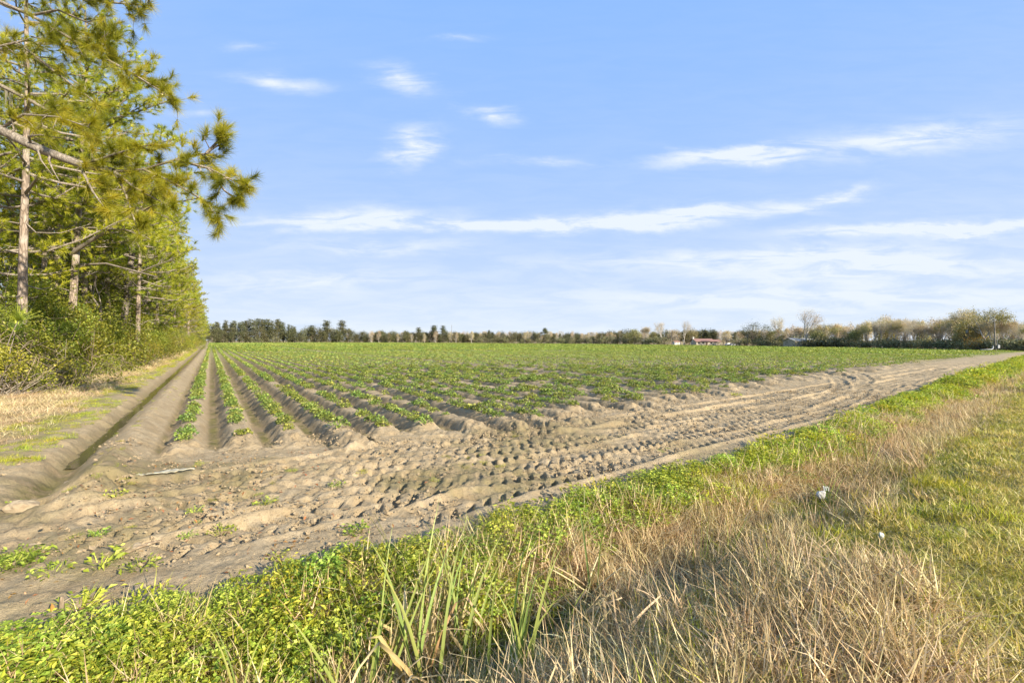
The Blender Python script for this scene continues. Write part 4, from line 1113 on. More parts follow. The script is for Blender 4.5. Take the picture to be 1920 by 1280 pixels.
# the pines over the end of the rows
SKY_L = [(386, 612), (400, 604), (440, 600), (470, 597), (520, 598), (540, 606), (560, 611), (590, 608), (612, 602), (632, 602), (648, 603), (668, 612), (690, 616), (720, 620), (760, 620), (790, 616), (815, 611), (835, 611), (845, 622), (880, 622)]
def skyl(px): return float(np.interp(px, [p[0] for p in SKY_L], [p[1] for p in SKY_L]))
for px in np.arange(392, 556, 7.0):
    far_tree("pine_tree", FP[int(rng.integers(3))], px + rng.normal() * 2, 392 + rng.uniform(0, 14), skyl(px) + abs(rng.normal()) * 3, 18, "tall dark pine standing over the far left end of the rows", "pine tree", "tall pines at the far left end of the field")
for px, top, lab in ((612, 601, "broad dark pine, left of the twin standing out of the far tree line"), (641, 601, "round headed dark pine, right of the twin standing out of the far tree line"),
                     (585, 610, "lower dark pine just left of the two that stand out"), (785, 614, "dark pine alone on the far line left of the twin crowns by the pole"),
                     (814, 610, "left of two round pine crowns beside the far pole"), (831, 611, "right of two round pine crowns beside the far pole")):
    far_tree("pine_tree", FP[int(rng.integers(3))], px, 392, top, 18, lab, "pine tree", "single pines on the far tree line", 1.5)
for px in np.arange(388, 880, 9.0):
    v = int(rng.integers(3)); far_tree("oak_tree", FD[v], px + rng.normal() * 3, 384 + rng.uniform(4, 14), rng.uniform(619, 629) - (6 if px < 660 else 0), 10, "dark leafy tree in the far tree line beyond the row ends", "tree", "far tree line beyond the row ends", .95)
for px in np.arange(690, 900, 21.0):
    far_tree("bare_tree", FR[int(rng.integers(2))], px + rng.normal() * 4, 388, rng.uniform(618, 626), 10, "pale leafless tree among the dark trees of the far line", "tree", "pale trees in the far line", .8)
# middle: low even line
def mid_Y(px): return float(far_f(np.array([(px - CX) / F_PX]), np.array([1.0]))[0])
for px in np.arange(846, 1160, 6.0):
    Y = mid_Y(px) + rng.uniform(6, 24); typ = rng.random()
    if typ < .55: far_tree("oak_tree", FD[int(rng.integers(3))], px, Y, rng.uniform(622, 630), 10, "olive green tree in the low even line behind the middle of the field", "tree", "low tree line behind mid field", .9)
    elif typ < .85: far_tree("bare_tree", FR[int(rng.integers(2))], px, Y, rng.uniform(620, 629), 10, "brownish half bare tree in the low even line behind mid field", "tree", "half bare trees behind mid field", .8)
    else: far_tree("pine_tree", FP[int(rng.integers(3))], px, Y, rng.uniform(622, 628), 18, "small pine in the low even line behind mid field", "pine tree", "small pines behind mid field", 1.2)
for px in np.arange(700, 1445, 8.0):
    Y = mid_Y(px) + rng.uniform(34, 60)
    far_tree("oak_tree", FD[int(rng.integers(3))] if rng.random() < .6 else FR[int(rng.integers(2))], px, Y, rng.uniform(620, 627) - (3 if px > 1160 else 0), 10, "dull tree in the back rank behind the middle tree line and the house", "tree", "back rank of the middle tree line", 1.15)
far_tree("pine_tree", far_pine(470, 18, 3.6, .72), 1022, 372, 616, 18, "lone umbrella shaped pine rising above the low middle tree line", "pine tree", None, 1.3)
far_tree("pine_tree", FP[0], 917, 392, 619, 18, "slim pine top left of the umbrella shaped pine", "pine tree")
# right of the middle: trees round the red roofed house
for px, dY, top, parts, H0, lab, w in ((1190, 6, 618, FO[0], 10, "green oak left of the first tall bare tree", 1.1), (1213, 4, 612, FG[1], 12, "reddish budding tree left of the first tall bare tree", 1.0),
        (1237, 2, 601, FB[0], 12, "tall grey bare tree with upswept limbs left of the white shed", 1.0), (1225, 10, 622, FO[1], 10, "olive oak behind the first tall bare tree", 1.0),
        (1268, 12, 618, FR[0], 10, "brown leafed tree behind the white shed", 1.2), (1282, 3, 602, FB[1], 12, "thin bare tree between the white shed and the red roofed house", .9),
        (1296, 22, 617, FO[2], 10, "olive tree rising behind the red roof's left end", 1.0), (1322, 34, 619, FP[1], 18, "dark pine crown above the red roof, left one", 1.5), (1338, 36, 618, FP[2], 18, "dark pine crown above the red roof, right one", 1.5),
        (1362, 20, 620, FR[1], 10, "pale bushy tree right of the red roofed house", 1.3), (1385, 16, 622, FR[0], 10, "pale bushy tree left of the dark oak", 1.2),
        (1412, 2, 604, DARKOAK, 12, "big dark evergreen oak standing alone in front of the right tree line", 1.15), (1437, 5, 608, DARKOAK, 12, "smaller dark oak touching the big dark evergreen oak", .8),
        (1466, 8, 592, FB[2], 12, "thin bare tree between the dark oak and the tall snag", .9), (1512, 1, 582, FB[1], 12, "tall stark bare tree above the long metal barn", 1.15),
        (1545, 8, 606, FG[0], 12, "yellow green budding tree behind the barn roof", 1.2), (1175, 12, 624, FO[2], 10, "olive tree where the low tree line starts to rise", 1.0),
        (1850, 4, 577, FG[0], 12, "wide budding tree with open crown near the leaning pole", 1.3), (1806, 6, 579, FG[1], 12, "tall vine clad bare tree behind the transformer pole", .9)):
    far_tree("tree", parts, px, mid_Y(px) + dY + 4, top, H0, lab, "tree", None, w)
SKY_R = [(1440, 612), (1490, 608), (1560, 605), (1600, 604), (1625, 598), (1650, 590), (1700, 592), (1740, 598), (1780, 590), (1830, 584), (1880, 596), (1930, 600), (1960, 600)]
for ln, (d0, d1, frac) in enumerate(((5, 12, .88), (12, 24, 1.0), (24, 40, .97))):
    for px in np.arange(1440, 1990, 11.0 if ln else 14.0):
        px = px + rng.normal() * 3; Y = mid_Y(px) + rng.uniform(d0, d1)
        top = HY - (HY - float(np.interp(px, [p[0] for p in SKY_R], [p[1] for p in SKY_R]))) * frac * rng.uniform(.72, 1.0)
        typ = rng.random()
        wh = ("front", "middle", "back")[ln]
        if typ < .16: far_tree("oak_tree", FO[int(rng.integers(3))], px, Y, top + 9, 10, "dull green leafy tree in the %s of the right tree line" % wh, "tree", "leafy trees, %s of the right tree line" % wh, .85)
        elif typ < .36: far_tree("bare_tree", FR[int(rng.integers(2))], px, Y, top, 10, "grey brown twiggy tree in the %s of the right tree line" % wh, "tree", "twiggy trees, %s of the right tree line" % wh, .75)
        else: far_tree("bare_tree", (FB + FG)[int(rng.integers(5))], px, Y, top, 12, "leafless grey tree in the %s of the right tree line" % wh, "tree", "leafless trees, %s of the right tree line" % wh, .85)
for px in np.arange(1432, 1990, 14.0):
    far_tree("shrub", FS[int(rng.integers(2))], px + rng.normal() * 3, mid_Y(px) + rng.uniform(2.5, 5), rng.uniform(636, 641), 3, "dark shrub at the foot of the right tree line", "shrub", "dark shrubs under the right tree line", 1.15)
for px in [p_ for p_ in np.arange(400, 1440, 17.0) if not 1250 < p_ < 1380]:
    far_tree("shrub", FS[int(rng.integers(2))], px + rng.normal() * 3, mid_Y(px) + rng.uniform(4, 9), rng.uniform(632, 636), 3, "dark low shrub at the foot of the far tree line", "shrub", "dark shrubs under the far tree line", 1.0)
far_tree("shrub", far_round(480, 3, 2.6, leaf_mat("orange_leaf", [(.16, .13, .03), (.30, .20, .03), (.42, .26, .04)], .3), 14, 40, .3, .1), 1835, mid_Y(1835) + 1.5, 634, 3, "shrub with orange yellow leaves left of the leaning pole", "shrub")
far_tree("shrub", far_round(481, 3, 1.5, leaf_mat("pale_leaf", [(.30, .26, .17), (.42, .38, .27), (.5, .46, .36)], .2), 14, 40, .3, .1), 1562, mid_Y(1562) + 1.5, 634, 3, "pale cream coloured bush at the right end of the barn", "shrub")

for px, w_ in ((1496, 1.0), (1526, 1.6), (1543, 1.2), (1570, 1.5)):
    far_tree("shrub", FS[int(rng.integers(2))], px, mid_Y(px) + 3.5, 634, 3, {1496: "dark shrub at the barn's left corner", 1526: "big dark shrub hiding the middle of the barn", 1543: "dark shrub before the barn's sliding door", 1570: "dark shrub at the barn's right corner"}[px], "shrub", None, w_)

# ------------------------------------------------------------------ water
def water_mat():
    m_, t, out = new_mat("standing_water")
    g = t.add('ShaderNodeNewGeometry')
    p = t.add('ShaderNodeBsdfPrincipled')
    c = t.mix(t.noise(g.outputs['Position'], 3.0, 3), (.05, .04, .022), (.10, .085, .045))
    t.l.new(c, p.inputs['Base Color']); p.inputs['Roughness'].default_value = .06; p.inputs['IOR'].default_value = 1.33
    bp = t.add('ShaderNodeBump'); bp.inputs['Strength'].default_value = .08; bp.inputs['Distance'].default_value = .02
    t.l.new(t.noise(g.outputs['Position'], 9.0, 2), bp.inputs['Height']); t.l.new(bp.outputs[0], p.inputs['Normal'])
    t.l.new(p.outputs[0], out.inputs[0])
    return m_
M_WATER = water_mat()
def sheet(name, pts, z):
    n = len(pts)
    me = np_mesh(name, [(x, y, z) for x, y in pts], None, None, None, [M_WATER])
    me.clear_geometry(); me.from_pydata([(x, y, z) for x, y in pts], [], [tuple(range(n))])
    me.materials.append(M_WATER) if not me.materials else None
    return add_obj(name, me, kind='structure')
def rq(r, q): return (CW * r - SW * q, SW * r + CW * q)
sheet("drain_water", [st(-2.35, 10.6), st(-1.6, 10.6), st(-1.6, 150), st(-2.35, 60)], -.185)
sheet("ditch_water", [rq(1.0, 2.45), rq(2.0, 2.2), rq(3.2, 2.3), rq(3.4, 3.1), rq(2.2, 3.35), rq(1.1, 3.3)], -.335)

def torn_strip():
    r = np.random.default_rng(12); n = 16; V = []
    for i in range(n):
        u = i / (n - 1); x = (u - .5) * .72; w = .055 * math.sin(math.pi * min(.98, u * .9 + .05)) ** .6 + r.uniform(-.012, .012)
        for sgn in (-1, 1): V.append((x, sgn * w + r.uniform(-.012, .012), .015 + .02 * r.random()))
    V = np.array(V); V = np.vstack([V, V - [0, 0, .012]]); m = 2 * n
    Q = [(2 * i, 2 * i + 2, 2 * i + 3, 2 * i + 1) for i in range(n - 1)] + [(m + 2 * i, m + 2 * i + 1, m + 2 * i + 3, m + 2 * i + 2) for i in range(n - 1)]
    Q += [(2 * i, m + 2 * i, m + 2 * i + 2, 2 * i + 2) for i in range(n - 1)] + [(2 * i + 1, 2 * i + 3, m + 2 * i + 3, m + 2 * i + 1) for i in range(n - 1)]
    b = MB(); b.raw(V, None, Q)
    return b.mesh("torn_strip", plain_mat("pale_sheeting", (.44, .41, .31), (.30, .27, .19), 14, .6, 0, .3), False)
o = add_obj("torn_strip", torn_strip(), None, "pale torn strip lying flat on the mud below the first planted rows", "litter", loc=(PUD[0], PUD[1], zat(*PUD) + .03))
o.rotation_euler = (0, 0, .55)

# ------------------------------------------------------------------ cattails: every leaf a part
def strip_leaf(P, w, tw, mat, name):
    b = MB(); P = np.asarray(P, float); n = len(P)
    side = np.array([math.cos(tw), math.sin(tw), 0]); u = np.linspace(0, 1, n)
    ww = w * np.minimum(1, .6 + u * 2) * (1 - u ** 3.0)
    D = np.gradient(P, axis=0); D /= np.linalg.norm(D, axis=1, keepdims=True)
    N = np.cross(D, side); N /= np.linalg.norm(N, axis=1, keepdims=True) + 1e-9
    V = np.stack([P - side * ww[:, None] * .5, P + N * (w * .12), P + side * ww[:, None] * .5], 1).reshape(-1, 3)
    i = np.arange(n - 1)[:, None] * 3
    Q = np.concatenate([i + [[0, 1, 4, 3]], i + [[1, 2, 5, 4]]])
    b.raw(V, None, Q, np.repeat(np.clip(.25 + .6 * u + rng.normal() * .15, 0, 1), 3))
    return b.mesh(name, mat)
rng = np.random.default_rng(404)
GREEN_L, DRY_L = [], []
for i in range(8):
    u = np.linspace(0, 1, 7); a = rng.uniform(0, 6.28); lean = rng.uniform(.06, .32); h = rng.uniform(.75, 1.0); dr = rng.uniform(0, .22)
    P = np.stack([math.cos(a) * (lean * u + dr * u ** 3), math.sin(a) * (lean * u + dr * u ** 3), h * (u - dr * .7 * u ** 4) - .03], 1)
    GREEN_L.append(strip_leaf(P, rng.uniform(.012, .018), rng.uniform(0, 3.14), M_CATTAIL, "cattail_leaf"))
for i in range(6):
    u = np.linspace(0, 1, 8); a = rng.uniform(0, 6.28); lean = rng.uniform(.2, .6); h = rng.uniform(.45, .75)
    fold = rng.uniform(.45, .75); z = np.where(u < fold, h * u, h * fold - (u - fold) * h * rng.uniform(.3, 1.0))
    P = np.stack([math.cos(a) * lean * u ** 1.4 * 1.3, math.sin(a) * lean * u ** 1.4 * 1.3, z], 1)
    DRY_L.append(strip_leaf(P, rng.uniform(.014, .024), rng.uniform(0, 3.14), M_DRYREED, "dry_reed_leaf"))
CAT = [(800, 1262, 3.05, 13, 7, 1.15, "green cattail clump with bent straw leaves beside the dark ditch water, left one"), (872, 1205, 3.5, 9, 2, .85, "slim green cattail clump behind the dark ditch water"),
       (968, 1285, 3.0, 12, 3, 1.0, "tall green cattail clump right of the dark ditch water"), (700, 1300, 2.9, 9, 4, .9, "cattail clump among clover left of the straw leaves"),
       (445, 1300, 2.75, 5, 1, .62, "young cattail clump rising out of the clover, leftmost of all"), (1048, 1165, 3.6, 4, 3, .66, "half dry cattail clump in front of the clover's right end"),
       (1110, 1120, 4.1, 2, 11, .9, "dry brown cattail clump with leaves fanned out"), (1312, 1068, 4.4, 5, 4, .62, "yellowing cattail clump standing in tall dry grass"),
       (1362, 1030, 4.8, 5, 0, .5, "small green cattail clump just right of the yellowing one"), (1386, 948, 6.0, 4, 0, .5, "small cattail clump at the clover's edge"),
       (1552, 942, 6.2, 6, 1, .62, "green cattail clump right beside the white litter"), (1577, 858, 8.4, 6, 1, .72, "cattail clump up the ditch beyond the white litter, left of two"),
       (1622, 868, 8.2, 5, 3, .68, "cattail clump up the ditch beyond the white litter, right of two"), (620, 1290, 2.9, 3, 2, .6, "thin cattail clump at the clover's lower edge")]
for px, py, Y, ng_, nd_, sc, lab in CAT:
    x = (px - CX) / F_PX * Y; z = zat(x, Y)
    e = place_parts("cattail_clump", [], lab, "cattail", "cattails along the ditch", (x, Y, z), rng.uniform(0, 6.28), sc * 1.3)
    for j in range(ng_ + nd_):
        me = GREEN_L[int(rng.integers(8))] if j < ng_ else DRY_L[int(rng.integers(6))]
        o = add_obj("leaf" if j < ng_ else "dry_leaf", me, e)
        o.location = (rng.normal() * .05, rng.normal() * .05, 0); o.rotation_euler = (0, 0, rng.uniform(0, 6.28)); k_ = rng.uniform(.75, 1.1); o.scale = (1, 1, k_)
for px, py, Y, rz, lab in ((1065, 1215, 3.6, .2, "bundle of bleached reed leaves lying across the dry grass"), (905, 1268, 3.1, 2.2, "fallen straw reed leaves hanging over the dark water"),
                           (760, 1190, 3.3, 3.4, "arched straw reed leaves leaning over the clover's edge"), (1150, 1250, 3.0, 1.0, "broken pale reed leaves in the dry grass near the frame's bottom")):
    x = (px - CX) / F_PX * Y
    e = place_parts("dry_reed", [], lab, "reed", "broken dry reeds in the ditch", (x, Y, zat(x, Y) + .05), rz, 1.05)
    for j in range(6):
        o = add_obj("dry_leaf", DRY_L[j], e); o.rotation_euler = (rng.uniform(-.3, .3), rng.uniform(.3, .9), rng.uniform(-.5, .5)); o.location = (rng.normal() * .06, rng.normal() * .06, .02)

# ------------------------------------------------------------------ litter, clods, sticks, single weeds
def crumple(seed, size, n=10, amp=.35):
    r = np.random.default_rng(seed); V = []; Q = []
    for i in range(n + 1):
        for j in range(2 * n):
            th = math.pi * i / n; ph = math.pi * j / n
            V.append((math.sin(th) * math.cos(ph), math.sin(th) * math.sin(ph), math.cos(th)))
    V = np.array(V); dirs = r.normal(size=(26, 3)); dirs /= np.linalg.norm(dirs, axis=1, keepdims=True); off = r.uniform(.55, 1.0, 26)
    dt = V @ dirs.T
    rad = np.min(np.where(dt > .2, off[None] / np.maximum(dt, .2), 1.15), axis=1)
    rad = np.clip(rad, .4, 1.15) * (1 + amp * (r.random(len(V)) - .5) * .25)
    V = V * rad[:, None] * np.array(size)
    for i in range(n):
        for j in range(2 * n):
            a = i * 2 * n + j; b_ = i * 2 * n + (j + 1) % (2 * n); Q.append((a, a + 2 * n, b_ + 2 * n, b_))
    return V, Q
M_BAG = plain_mat("white_plastic", (.52, .52, .50), (.36, .35, .32), 12, .4, 0, .5)
M_BLUE = plain_mat("pale_blue_plastic", (.36, .46, .48), (.46, .52, .52), 12, .35, 0, .5)
def litter(name, V, Q, mat, loc, label, cat, extra=None, smooth=False):
    b = MB(); b.raw(V, None, Q)
    if extra: extra(b)
    return add_obj(name, b.mesh(name, mat, smooth), None, label, cat, loc=loc)
lx, lY = (1540 - CX) / F_PX * 6.35, 6.35
V, Q = crumple(3, (.085, .05, .085))
def flap(b):
    b.raw([(.02, -.03, .06), (.10, -.02, .05), (.11, .0, .11), (.03, .01, .12), (.055, -.04, .075)], [(0, 1, 4), (1, 2, 4), (2, 3, 4), (3, 0, 4)])
litter("plastic_bag", V, Q, M_BAG, (lx, lY, zat(lx, lY) + .17), "crumpled white plastic bag caught by a cattail in the ditch", "plastic bag", flap)
bx = (1653 - CX) / F_PX * 4.35
V, Q = crumple(5, (.028, .022, .036), 8)
litter("plastic_scrap", V, Q, M_BLUE, (bx, 4.35, zat(bx, 4.35) + .07), "small pale blue plastic scrap lying in the verge grass", "litter")
M_PALECLOD = plain_mat("pale_clod", (.36, .29, .19), (.25, .19, .12), 14, .95, 0, .1, .6)
for i, (px, py, sx, lab) in enumerate(((38, 938, .20, "large pale clod of sand at the mouth of the drain"), (62, 918, .085, "round pale clod beside the larger clod at the drain"), (130, 905, .12, "clod of soil under the end of the drain bank"),
                                       (105, 1150, .05, "small white stone on dark sand near the clover"), (255, 1022, .07, "pale clod near a stick on the bare sand"), (60, 1020, .06, "little clod at the edge of the left weed patch"))):
    Y = (CAM_H - .02) * F_PX / (py - HY); x = (px - CX) / F_PX * Y
    V, Q = crumple(20 + i, (sx, sx * .75, sx * .5), 9)
    litter("soil_clod" if i != 3 else "stone", V, Q, M_PALECLOD, (x, Y, zat(x, Y) + sx * .02), lab, "clod" if i != 3 else "stone")
for i, (px, py, ln, az_, lab) in enumerate(((230, 1038, .30, .9, "bleached stick on bare sand above the clover"), (110, 905, .34, .5, "reddish stick lying across the mouth of the drain"), (115, 1148, .12, 1.5, "short upright stub of wood beside the white stone"),
                                            (45, 862, .28, -.5, "pale piece of board on the drain's outer bank"))):
    Y = (CAM_H - .02) * F_PX / (py - HY); x = (px - CX) / F_PX * Y; b = MB()
    r = np.random.default_rng(i); e = np.array([math.cos(az_) * ln, math.sin(az_) * ln, .02]) if i != 2 else np.array([0, 0, ln])
    P = curve((0, 0, 0), e, 6, .05, r)
    b.tube(P, np.array([.016, .018, .016, .015, .013, .009]), 7, .5, 0, True)
    b.tube(curve(along(P, .6), along(P, .6) + np.array([.03, .05, .02]), 3, .1, r), [.007, .005, .003], 4)
    add_obj("stick", b.mesh("stick", M_VINE), None, lab, "stick", loc=(x, Y, zat(x, Y) + .02))
def weed_mesh(seed, n=36, Rr=.13):
    r = np.random.default_rng(seed); b = MB(); th = r.uniform(0, 6.28, n); rr = Rr * np.sqrt(r.random(n))
    b.leaves(np.stack([rr * np.cos(th), rr * np.sin(th), r.uniform(.01, .07, n)], 1), r.uniform(.025, .05, n), r, .5, .6, None, 0, np.stack([np.cos(th), np.sin(th), np.full(n, .4)], 1))
    P = np.stack([rr * np.cos(th) * .5, rr * np.sin(th) * .5, np.zeros(n)], 1); D = np.stack([np.cos(th), np.sin(th), r.uniform(.4, 1.6, n)], 1)
    b.blades(P, D, r.uniform(.05, .13, n), .006, r, .4, 3)
    return b.mesh("weed", M_CLOVER)
WD = [weed_mesh(i, 30 + 8 * i) for i in range(3)]
WEEDBIG = weed_mesh(9, 240, .24)
for i, (px, py, sc, lab) in enumerate(((218, 932, 1.1, "round weed tuft on bare sand below the drain's end"), (365, 957, .8, "green weed tuft on bare sand below the puddle"), (497, 942, 1.1, "round green weed on trampled sand, below the third row's end"),
        (632, 910, 1.0, "weed tuft at the left end of the tyre prints"), (415, 995, 1.1, "weed with a dark shadow left of the tyre prints"), (668, 993, 1.2, "weed patch just above the clover's middle"), (190, 1055, 1.6, "weed clump by the bleached stick"),
        (265, 1062, 1.2, "flat weed between the bleached stick and the clover"), (150, 1137, 1.5, "weed clump above the clover at the left"), (25, 1050, 1.2, "big leafy weed patch cut by the frame's left edge"), (95, 1073, 1.2, "grassy weed right of the big left weed patch"),
        (185, 1000, .9, "yellowish weed on pale sand, left middle of the headland"), (20, 930, .8, "sprig of weed beside the large pale clod"), (1140, 750, 1.0, "weed tuft by the torn row ends"), (1382, 742, 1.6, "weed clump alone on the track beside the row ends"),
        (520, 1040, .8, "small weed close to the clover's upper edge"), (352, 1003, .7, "tiny weed left of the shadowed weed"))):
    Y = (CAM_H - .02) * F_PX / (py - HY); x = (px - CX) / F_PX * Y
    o = add_obj("weed", WD[i % 3] if i != 9 else WEEDBIG, None, lab, "weed", "single weeds on the bare headland"); o.location = (x, Y, zat(x, Y)); o.scale = (sc, sc, sc); o.rotation_euler = (0, 0, i * 1.3)

# ------------------------------------------------------------------ buildings beyond the field
M_WALL = plain_mat("cream_wall", (.42, .375, .29), (.36, .32, .25), 2, .8)
M_WHITEWALL = plain_mat("white_wall", (.56, .54, .49), (.48, .465, .43), 2, .8)
M_BEIGE = plain_mat("beige_metal_wall", (.36, .31, .235), (.32, .275, .21), 3, .7)
M_REDROOF = plain_mat("red_roof", (.29, .165, .13), (.24, .135, .105), 3, .75)
M_METALROOF = plain_mat("pale_metal_roof", (.40, .385, .36), (.34, .325, .305), 2, .5)
M_GLASS = plain_mat("dark_window_glass", (.03, .035, .04), (.02, .02, .025), 2, .1, 0, .6)
M_DOOR = plain_mat("brown_door", (.14, .09, .055), None, 4, .6)
M_POLE = bark_mat("weathered_pole", (.17, .15, .125), (.27, .245, .21), 6, .3, .15)
M_GREYMETAL = plain_mat("grey_metal", (.27, .28, .29), (.21, .22, .23), 4, .45, .3)
def bm(boxes, mat, name, extra=None):
    b = MB()
    for lo, hi in boxes: b.box(lo, hi)
    if extra: extra(b)
    return b.mesh(name, mat, False)
def gable(b, x0, x1, y0, y1, ze, zr, over=.5, th=.12):
    ym = (y0 + y1) / 2; k_ = (zr - ze) / (ym - y0); yo0, yo1 = y0 - over, y1 + over; zl = ze - k_ * over; xa, xb = x0 - over, x1 + over
    V = [(xa, yo0, zl), (xb, yo0, zl), (xb, ym, zr), (xa, ym, zr), (xa, yo1, zl), (xb, yo1, zl)]
    V += [(x, y, z + th) for x, y, z in V]
    b.raw(V, None, [(6, 7, 8, 9), (9, 8, 11, 10), (1, 0, 3, 2), (2, 3, 4, 5), (0, 1, 7, 6), (5, 4, 10, 11), (0, 6, 9, 3), (3, 9, 10, 4), (1, 2, 8, 7), (2, 5, 11, 8)])
def gable_wall(b, x0, x1, y0, y1, ze, zr):
    ym = (y0 + y1) / 2; b.box((x0, y0, -.3), (x1, y1, ze))
    for x in (x0, x1): b.raw([(x, y0, ze), (x, y1, ze), (x, ym, zr - .02)], [(0, 1, 2)])
def house(name, label, loc, rz, parts, cat):
    """parts: (name, mesh, [(sub name, mesh)...])"""
    e = place_parts(name, [], label, cat, None, loc, rz)
    for pn, me, subs in parts:
        o = add_obj(pn, me, e)
        for sn, sm in subs: add_obj(sn, sm, o)
    return e
def win(x0, x1, z0, z1, y=-.03):
    return ("window", bm([((x0, y, z0), (x1, y + .06, z1))], M_GLASS, "window_glass"),
            [("frame", bm([((x0 - .08, y - .03, z0 - .08), (x1 + .08, y + .03, z0)), ((x0 - .08, y - .03, z1), (x1 + .08, y + .03, z1 + .08)), ((x0 - .08, y - .029, z0), (x0, y + .03, z1)), ((x1, y - .029, z0), (x1 + .08, y + .03, z1))], M_WHITEWALL, "window_frame"))])
Yh = mid_Y(1328) + 18
ph_ = by_px(1328, Yh, 0); mpx = Yh / F_PX
def hw(f):
    b = MB(); f(b); return b
b = MB(); gable_wall(b, -7.4, 3.6, 0, 8, 2.5, 4.0); wl = b.mesh("house_wall", M_WALL, False)
b = MB(); gable(b, -7.4, 3.6, 0, 8, 2.5, 4.0, .7); rf = b.mesh("house_roof", M_REDROOF, False)
b = MB(); gable(b, 3.9, 8.2, 1, 7, 2.35, 3.45, .5); rf2 = b.mesh("porch_roof", M_REDROOF, False)
house("red_roofed_house", "low cream house with a red roof and white chimney beyond the field", (ph_[0], ph_[1], ph_[2]), .06,
      [("wall", wl, []), ("roof", rf, [("chimney", bm([((-7.9, 3.6, 2.0), (-7.2, 4.4, 5.0)), ((-8.0, 3.5, 5.0), (-7.1, 4.5, 5.15))], M_WHITEWALL, "chimney"))]), ("porch_roof", rf2, []),
       ("porch_wall", bm([((3.6, 2.0, -.3), (6.2, 6.6, 2.35))], M_WHITEWALL, "porch_wall"), [])] +
      [("porch_post", bm([((x, 1.0, -.3), (x + .14, 1.14, 2.36))], M_WHITEWALL, "porch_post"), []) for x in (3.9, 6.2, 8.0)] +
      [win(-6.6, -5.2, .9, 2.0), win(-3.9, -2.5, .9, 2.0), win(1.2, 2.6, .9, 2.0), ("door", bm([((-1.4, -.05, 0), (-.4, .03, 2.05))], M_DOOR, "house_door"), [("handle", bm([((-.52, -.10, 1.0), (-.47, -.05, 1.1))], M_GREYMETAL, "door_handle"))])], "house")
b = MB(); gable_wall(b, -1.8, 1.8, 0, 3, 2.0, 2.6); wl = b.mesh("shed_wall", M_WHITEWALL, False)
b = MB(); gable(b, -1.8, 1.8, 0, 3, 2.0, 2.6, .25, .08); rf = b.mesh("shed_roof", M_REDROOF, False)
Ys = mid_Y(1270) + 9
house("shed", "small white shed with a reddish roof left of the red roofed house", by_px(1270, Ys, 0), .1, [("wall", wl, []), ("roof", rf, []), win(-1.4, -1.0, 1.0, 1.5), ("door", bm([((.1, -.04, 0), (1.0, .02, 1.85))], M_WALL, "shed_door"), [])], "shed")
Yb = mid_Y(1530) + 7
b = MB(); gable_wall(b, -8.5, 8.5, 0, 9, 2.7, 3.75); wl = b.mesh("barn_wall", M_BEIGE, False)
b = MB(); gable(b, -8.5, 8.5, 0, 9, 2.7, 3.75, .4, .08); rf = b.mesh("barn_roof", M_METALROOF, False)
house("metal_barn", "long beige barn with a pale metal roof behind shrubs at the right", by_px(1532, Yb, 0), -.05,
      [("wall", wl, []), ("roof", rf, [])] + [("roof_rib", bm([((x, -.4, 2.68), (x + .05, -.34, 2.72))], M_METALROOF, "roof_rib"), []) for x in np.arange(-8, 8.4, 2)] +
      [("sliding_door", bm([((2.0, -.06, 0), (5.2, .02, 2.4))], M_BEIGE, "barn_door"), [("rail", bm([((1.8, -.10, 2.42), (8.0, -.03, 2.5))], M_GREYMETAL, "door_rail"))]), win(-5, -4, 1.2, 2.0)], "barn")
b = MB(); gable_wall(b, -3.6, 3.6, 0, 7, 5.2, 7.6); wl = b.mesh("white_house_wall", M_WHITEWALL, False)
b = MB(); gable(b, -3.6, 3.6, 0, 7, 5.2, 7.6, .4); rf = b.mesh("white_house_roof", M_METALROOF, False)
house("white_house", "white house half hidden by trees at the far left end of the rows", by_px(415, 398, 0), .3, [("wall", wl, []), ("roof", rf, []), win(-2.4, -1.4, 3.2, 4.4), win(1.2, 2.2, 3.2, 4.4), win(-2.4, -1.4, .9, 2.2), ("door", bm([((.6, -.05, 0), (1.6, .03, 2.1))], M_DOOR, "front_door"), [])], "house")

# parked cars by the house
def car_parts(mat, nm):
    b = MB()
    prof = [(-2.2, .35), (-2.2, .75), (-2.05, .9), (-1.2, .98), (1.0, 1.0), (2.0, .88), (2.2, .7), (2.2, .35)]
    n = len(prof); V = [(x, -.85, z) for x, z in prof] + [(x, .85, z) for x, z in prof]
    b.raw(V, None, [(i, (i + 1) % n, (i + 1) % n + n, i + n) for i in range(n)])
    for off, rev in ((0, 1), (n, 0)):
        c = [(i + off) for i in range(n)]; b.raw(V, [(c[0], c[i], c[i + 1]) if rev else (c[0], c[i + 1], c[i]) for i in range(1, n - 1)], None)
    body = b.mesh(nm + "_body", mat, False)
    b = MB(); V = [(-1.7, -.8, .97), (1.1, -.8, .99), (.5, -.66, 1.48), (-1.3, -.66, 1.48), (-1.7, .8, .97), (1.1, .8, .99), (.5, .66, 1.48), (-1.3, .66, 1.48)]
    b.raw(V, None, [(0, 1, 2, 3), (5, 4, 7, 6), (1, 5, 6, 2), (4, 0, 3, 7)]); cab = b.mesh(nm + "_windows", M_GLASS, False)
    rfm = bm([((-1.3, -.66, 1.475), (.5, .66, 1.52))], mat, nm + "_roof")
    w = MB(); w.tube([(0, -.1, 0), (0, .1, 0)], .32, 14, .5, 0, True); wm = w.mesh("wheel", M_GLASS)
    return body, cab, rfm, wm
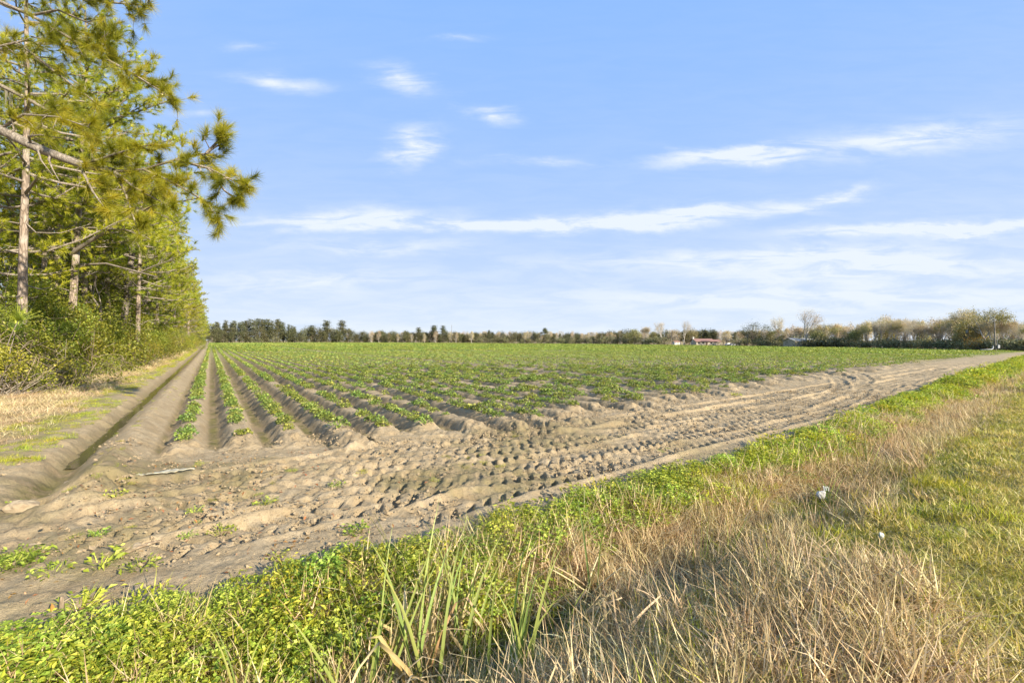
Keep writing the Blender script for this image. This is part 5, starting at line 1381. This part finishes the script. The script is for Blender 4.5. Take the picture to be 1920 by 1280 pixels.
for px, Y0, mat, rz, lab in ((1367, 12, M_BAG, .2, "white parked car right of the red roofed house, nearer to the house"), (1375, 13, M_GREYMETAL, .3, "silver parked car right of the white one beside the house")):
    body, cab, rfm, wm = car_parts(mat, "car")
    p = by_px(px, mid_Y(px) + Y0, 0); e = place_parts("parked_car", [("body", body), ("windows", cab), ("roof", rfm)], lab, "car", None, p, rz)
    for x in (-1.35, 1.35):
        for y in (-.8, .8): o = add_obj("wheel", wm, e); o.location = (x, y, .32)

# utility poles
def pole(px, top, Y, label, r0=.15, arm=0., can=False, lean_px=0, box=False):
    p = by_px(px, Y, -.05); Ht = CAM_H + (HY - top) / F_PX * Y - p[2]
    b = MB(); lx_ = lean_px / F_PX * Y
    P = np.stack([np.linspace(0, lx_, 5), np.zeros(5), np.linspace(-.3, Ht, 5)], 1); b.tube(P, np.linspace(r0, r0 * .65, 5), 10, .5, 0, True)
    parts = [("shaft", b.mesh("pole_shaft", M_POLE))]
    if arm:
        parts.append(("crossarm", bm([((lx_ - arm, -.07, Ht - .45), (lx_ + arm, .07, Ht - .31))], M_POLE, "crossarm")))
        for x in (-arm * .9, -arm * .45, arm * .45, arm * .9):
            bb = MB(); bb.tube([(lx_ + x, 0, Ht - .31), (lx_ + x, 0, Ht - .22), (lx_ + x, 0, Ht - .15)], [.03, .06, .03], 8, .5, 0, True); parts.append(("insulator", bb.mesh("insulator", M_BAG)))
    if can:
        bb = MB(); bb.tube([(lx_ - .45, -.05, Ht - 2.0), (lx_ - .45, -.05, Ht - 1.95), (lx_ - .45, -.05, Ht - 1.1), (lx_ - .45, -.05, Ht - 1.0)], [.22, .28, .28, .2], 12, .5, 0, True); parts.append(("transformer", bb.mesh("transformer", M_GREYMETAL)))
        parts.append(("bracket", bm([((lx_ - .25, -.06, Ht - 1.6), (lx_ - .05, .0, Ht - 1.45))], M_GREYMETAL, "bracket")))
    if box:
        parts.append(("meter_box", bm([((.10, -.42, .75), (.55, -.18, 1.5))], M_GREYMETAL, "meter_box")))
        bb = MB(); bb.tube([(.2, -.25, 1.4), (.16, -.2, 2.6), (.1, -.17, 3.4)], .035, 6); parts.append(("conduit", bb.mesh("conduit", M_GREYMETAL)))
    return place_parts("utility_pole", parts, label, "utility pole", "utility poles round the field", p)
pole(847, 609, 380, "thin pole at the far field edge beside the twin pine crowns", .22)
pole(1128, 622, mid_Y(1128) + 3, "left of two thin poles at the far edge of mid field", .2)
pole(1162, 624, mid_Y(1162) + 3, "right of two thin poles at the far edge of mid field", .2, 1.2)
pole(1148, 631, mid_Y(1148) + 3, "short thin post between the two mid field poles", .14)
pole(1259, 622, mid_Y(1259) + 4, "pole standing left of the white shed", .24)
pole(1402, 622, mid_Y(1402) + 3, "pole in front of the big dark evergreen oak", .16)
pole(1816, 611, mid_Y(1816) + 6, "pole with crossarm and transformer before the right tree line", .14, .9, True)
pole(1867, 598, mid_Y(1867) - 2, "leaning pale pole with a meter box at the end of the track", .17, 0, False, -3.0, True)
# irrigation pump pipe by the leaning pole
b = MB(); b.tube([(-3.2, 0, .35), (-.6, 0, .42), (-.15, 0, .5), (0, 0, .8), (0, 0, 1.5)], [.10, .10, .11, .11, .09], 10, .5, 0, True)
v = MB(); v.tube([(-1.5, 0, .35), (-1.5, 0, .75)], .03, 6, .5, 0, True); v.tube([(-1.7, 0, .75), (-1.3, 0, .75)], .03, 6, .5, 0, True)
place_parts("irrigation_pipe", [("pipe", b.mesh("irrigation_pipe_run", M_GREYMETAL)), ("valve", v.mesh("valve", M_DOOR)), ("support", bm([((-2.9, -.08, -.2), (-2.75, .08, .3))], M_POLE, "pipe_support"))],
            "low grey irrigation pipe with upright riser beside the leaning pole", "pipe", None, by_px(1862, mid_Y(1862) - 3, 0), .1)
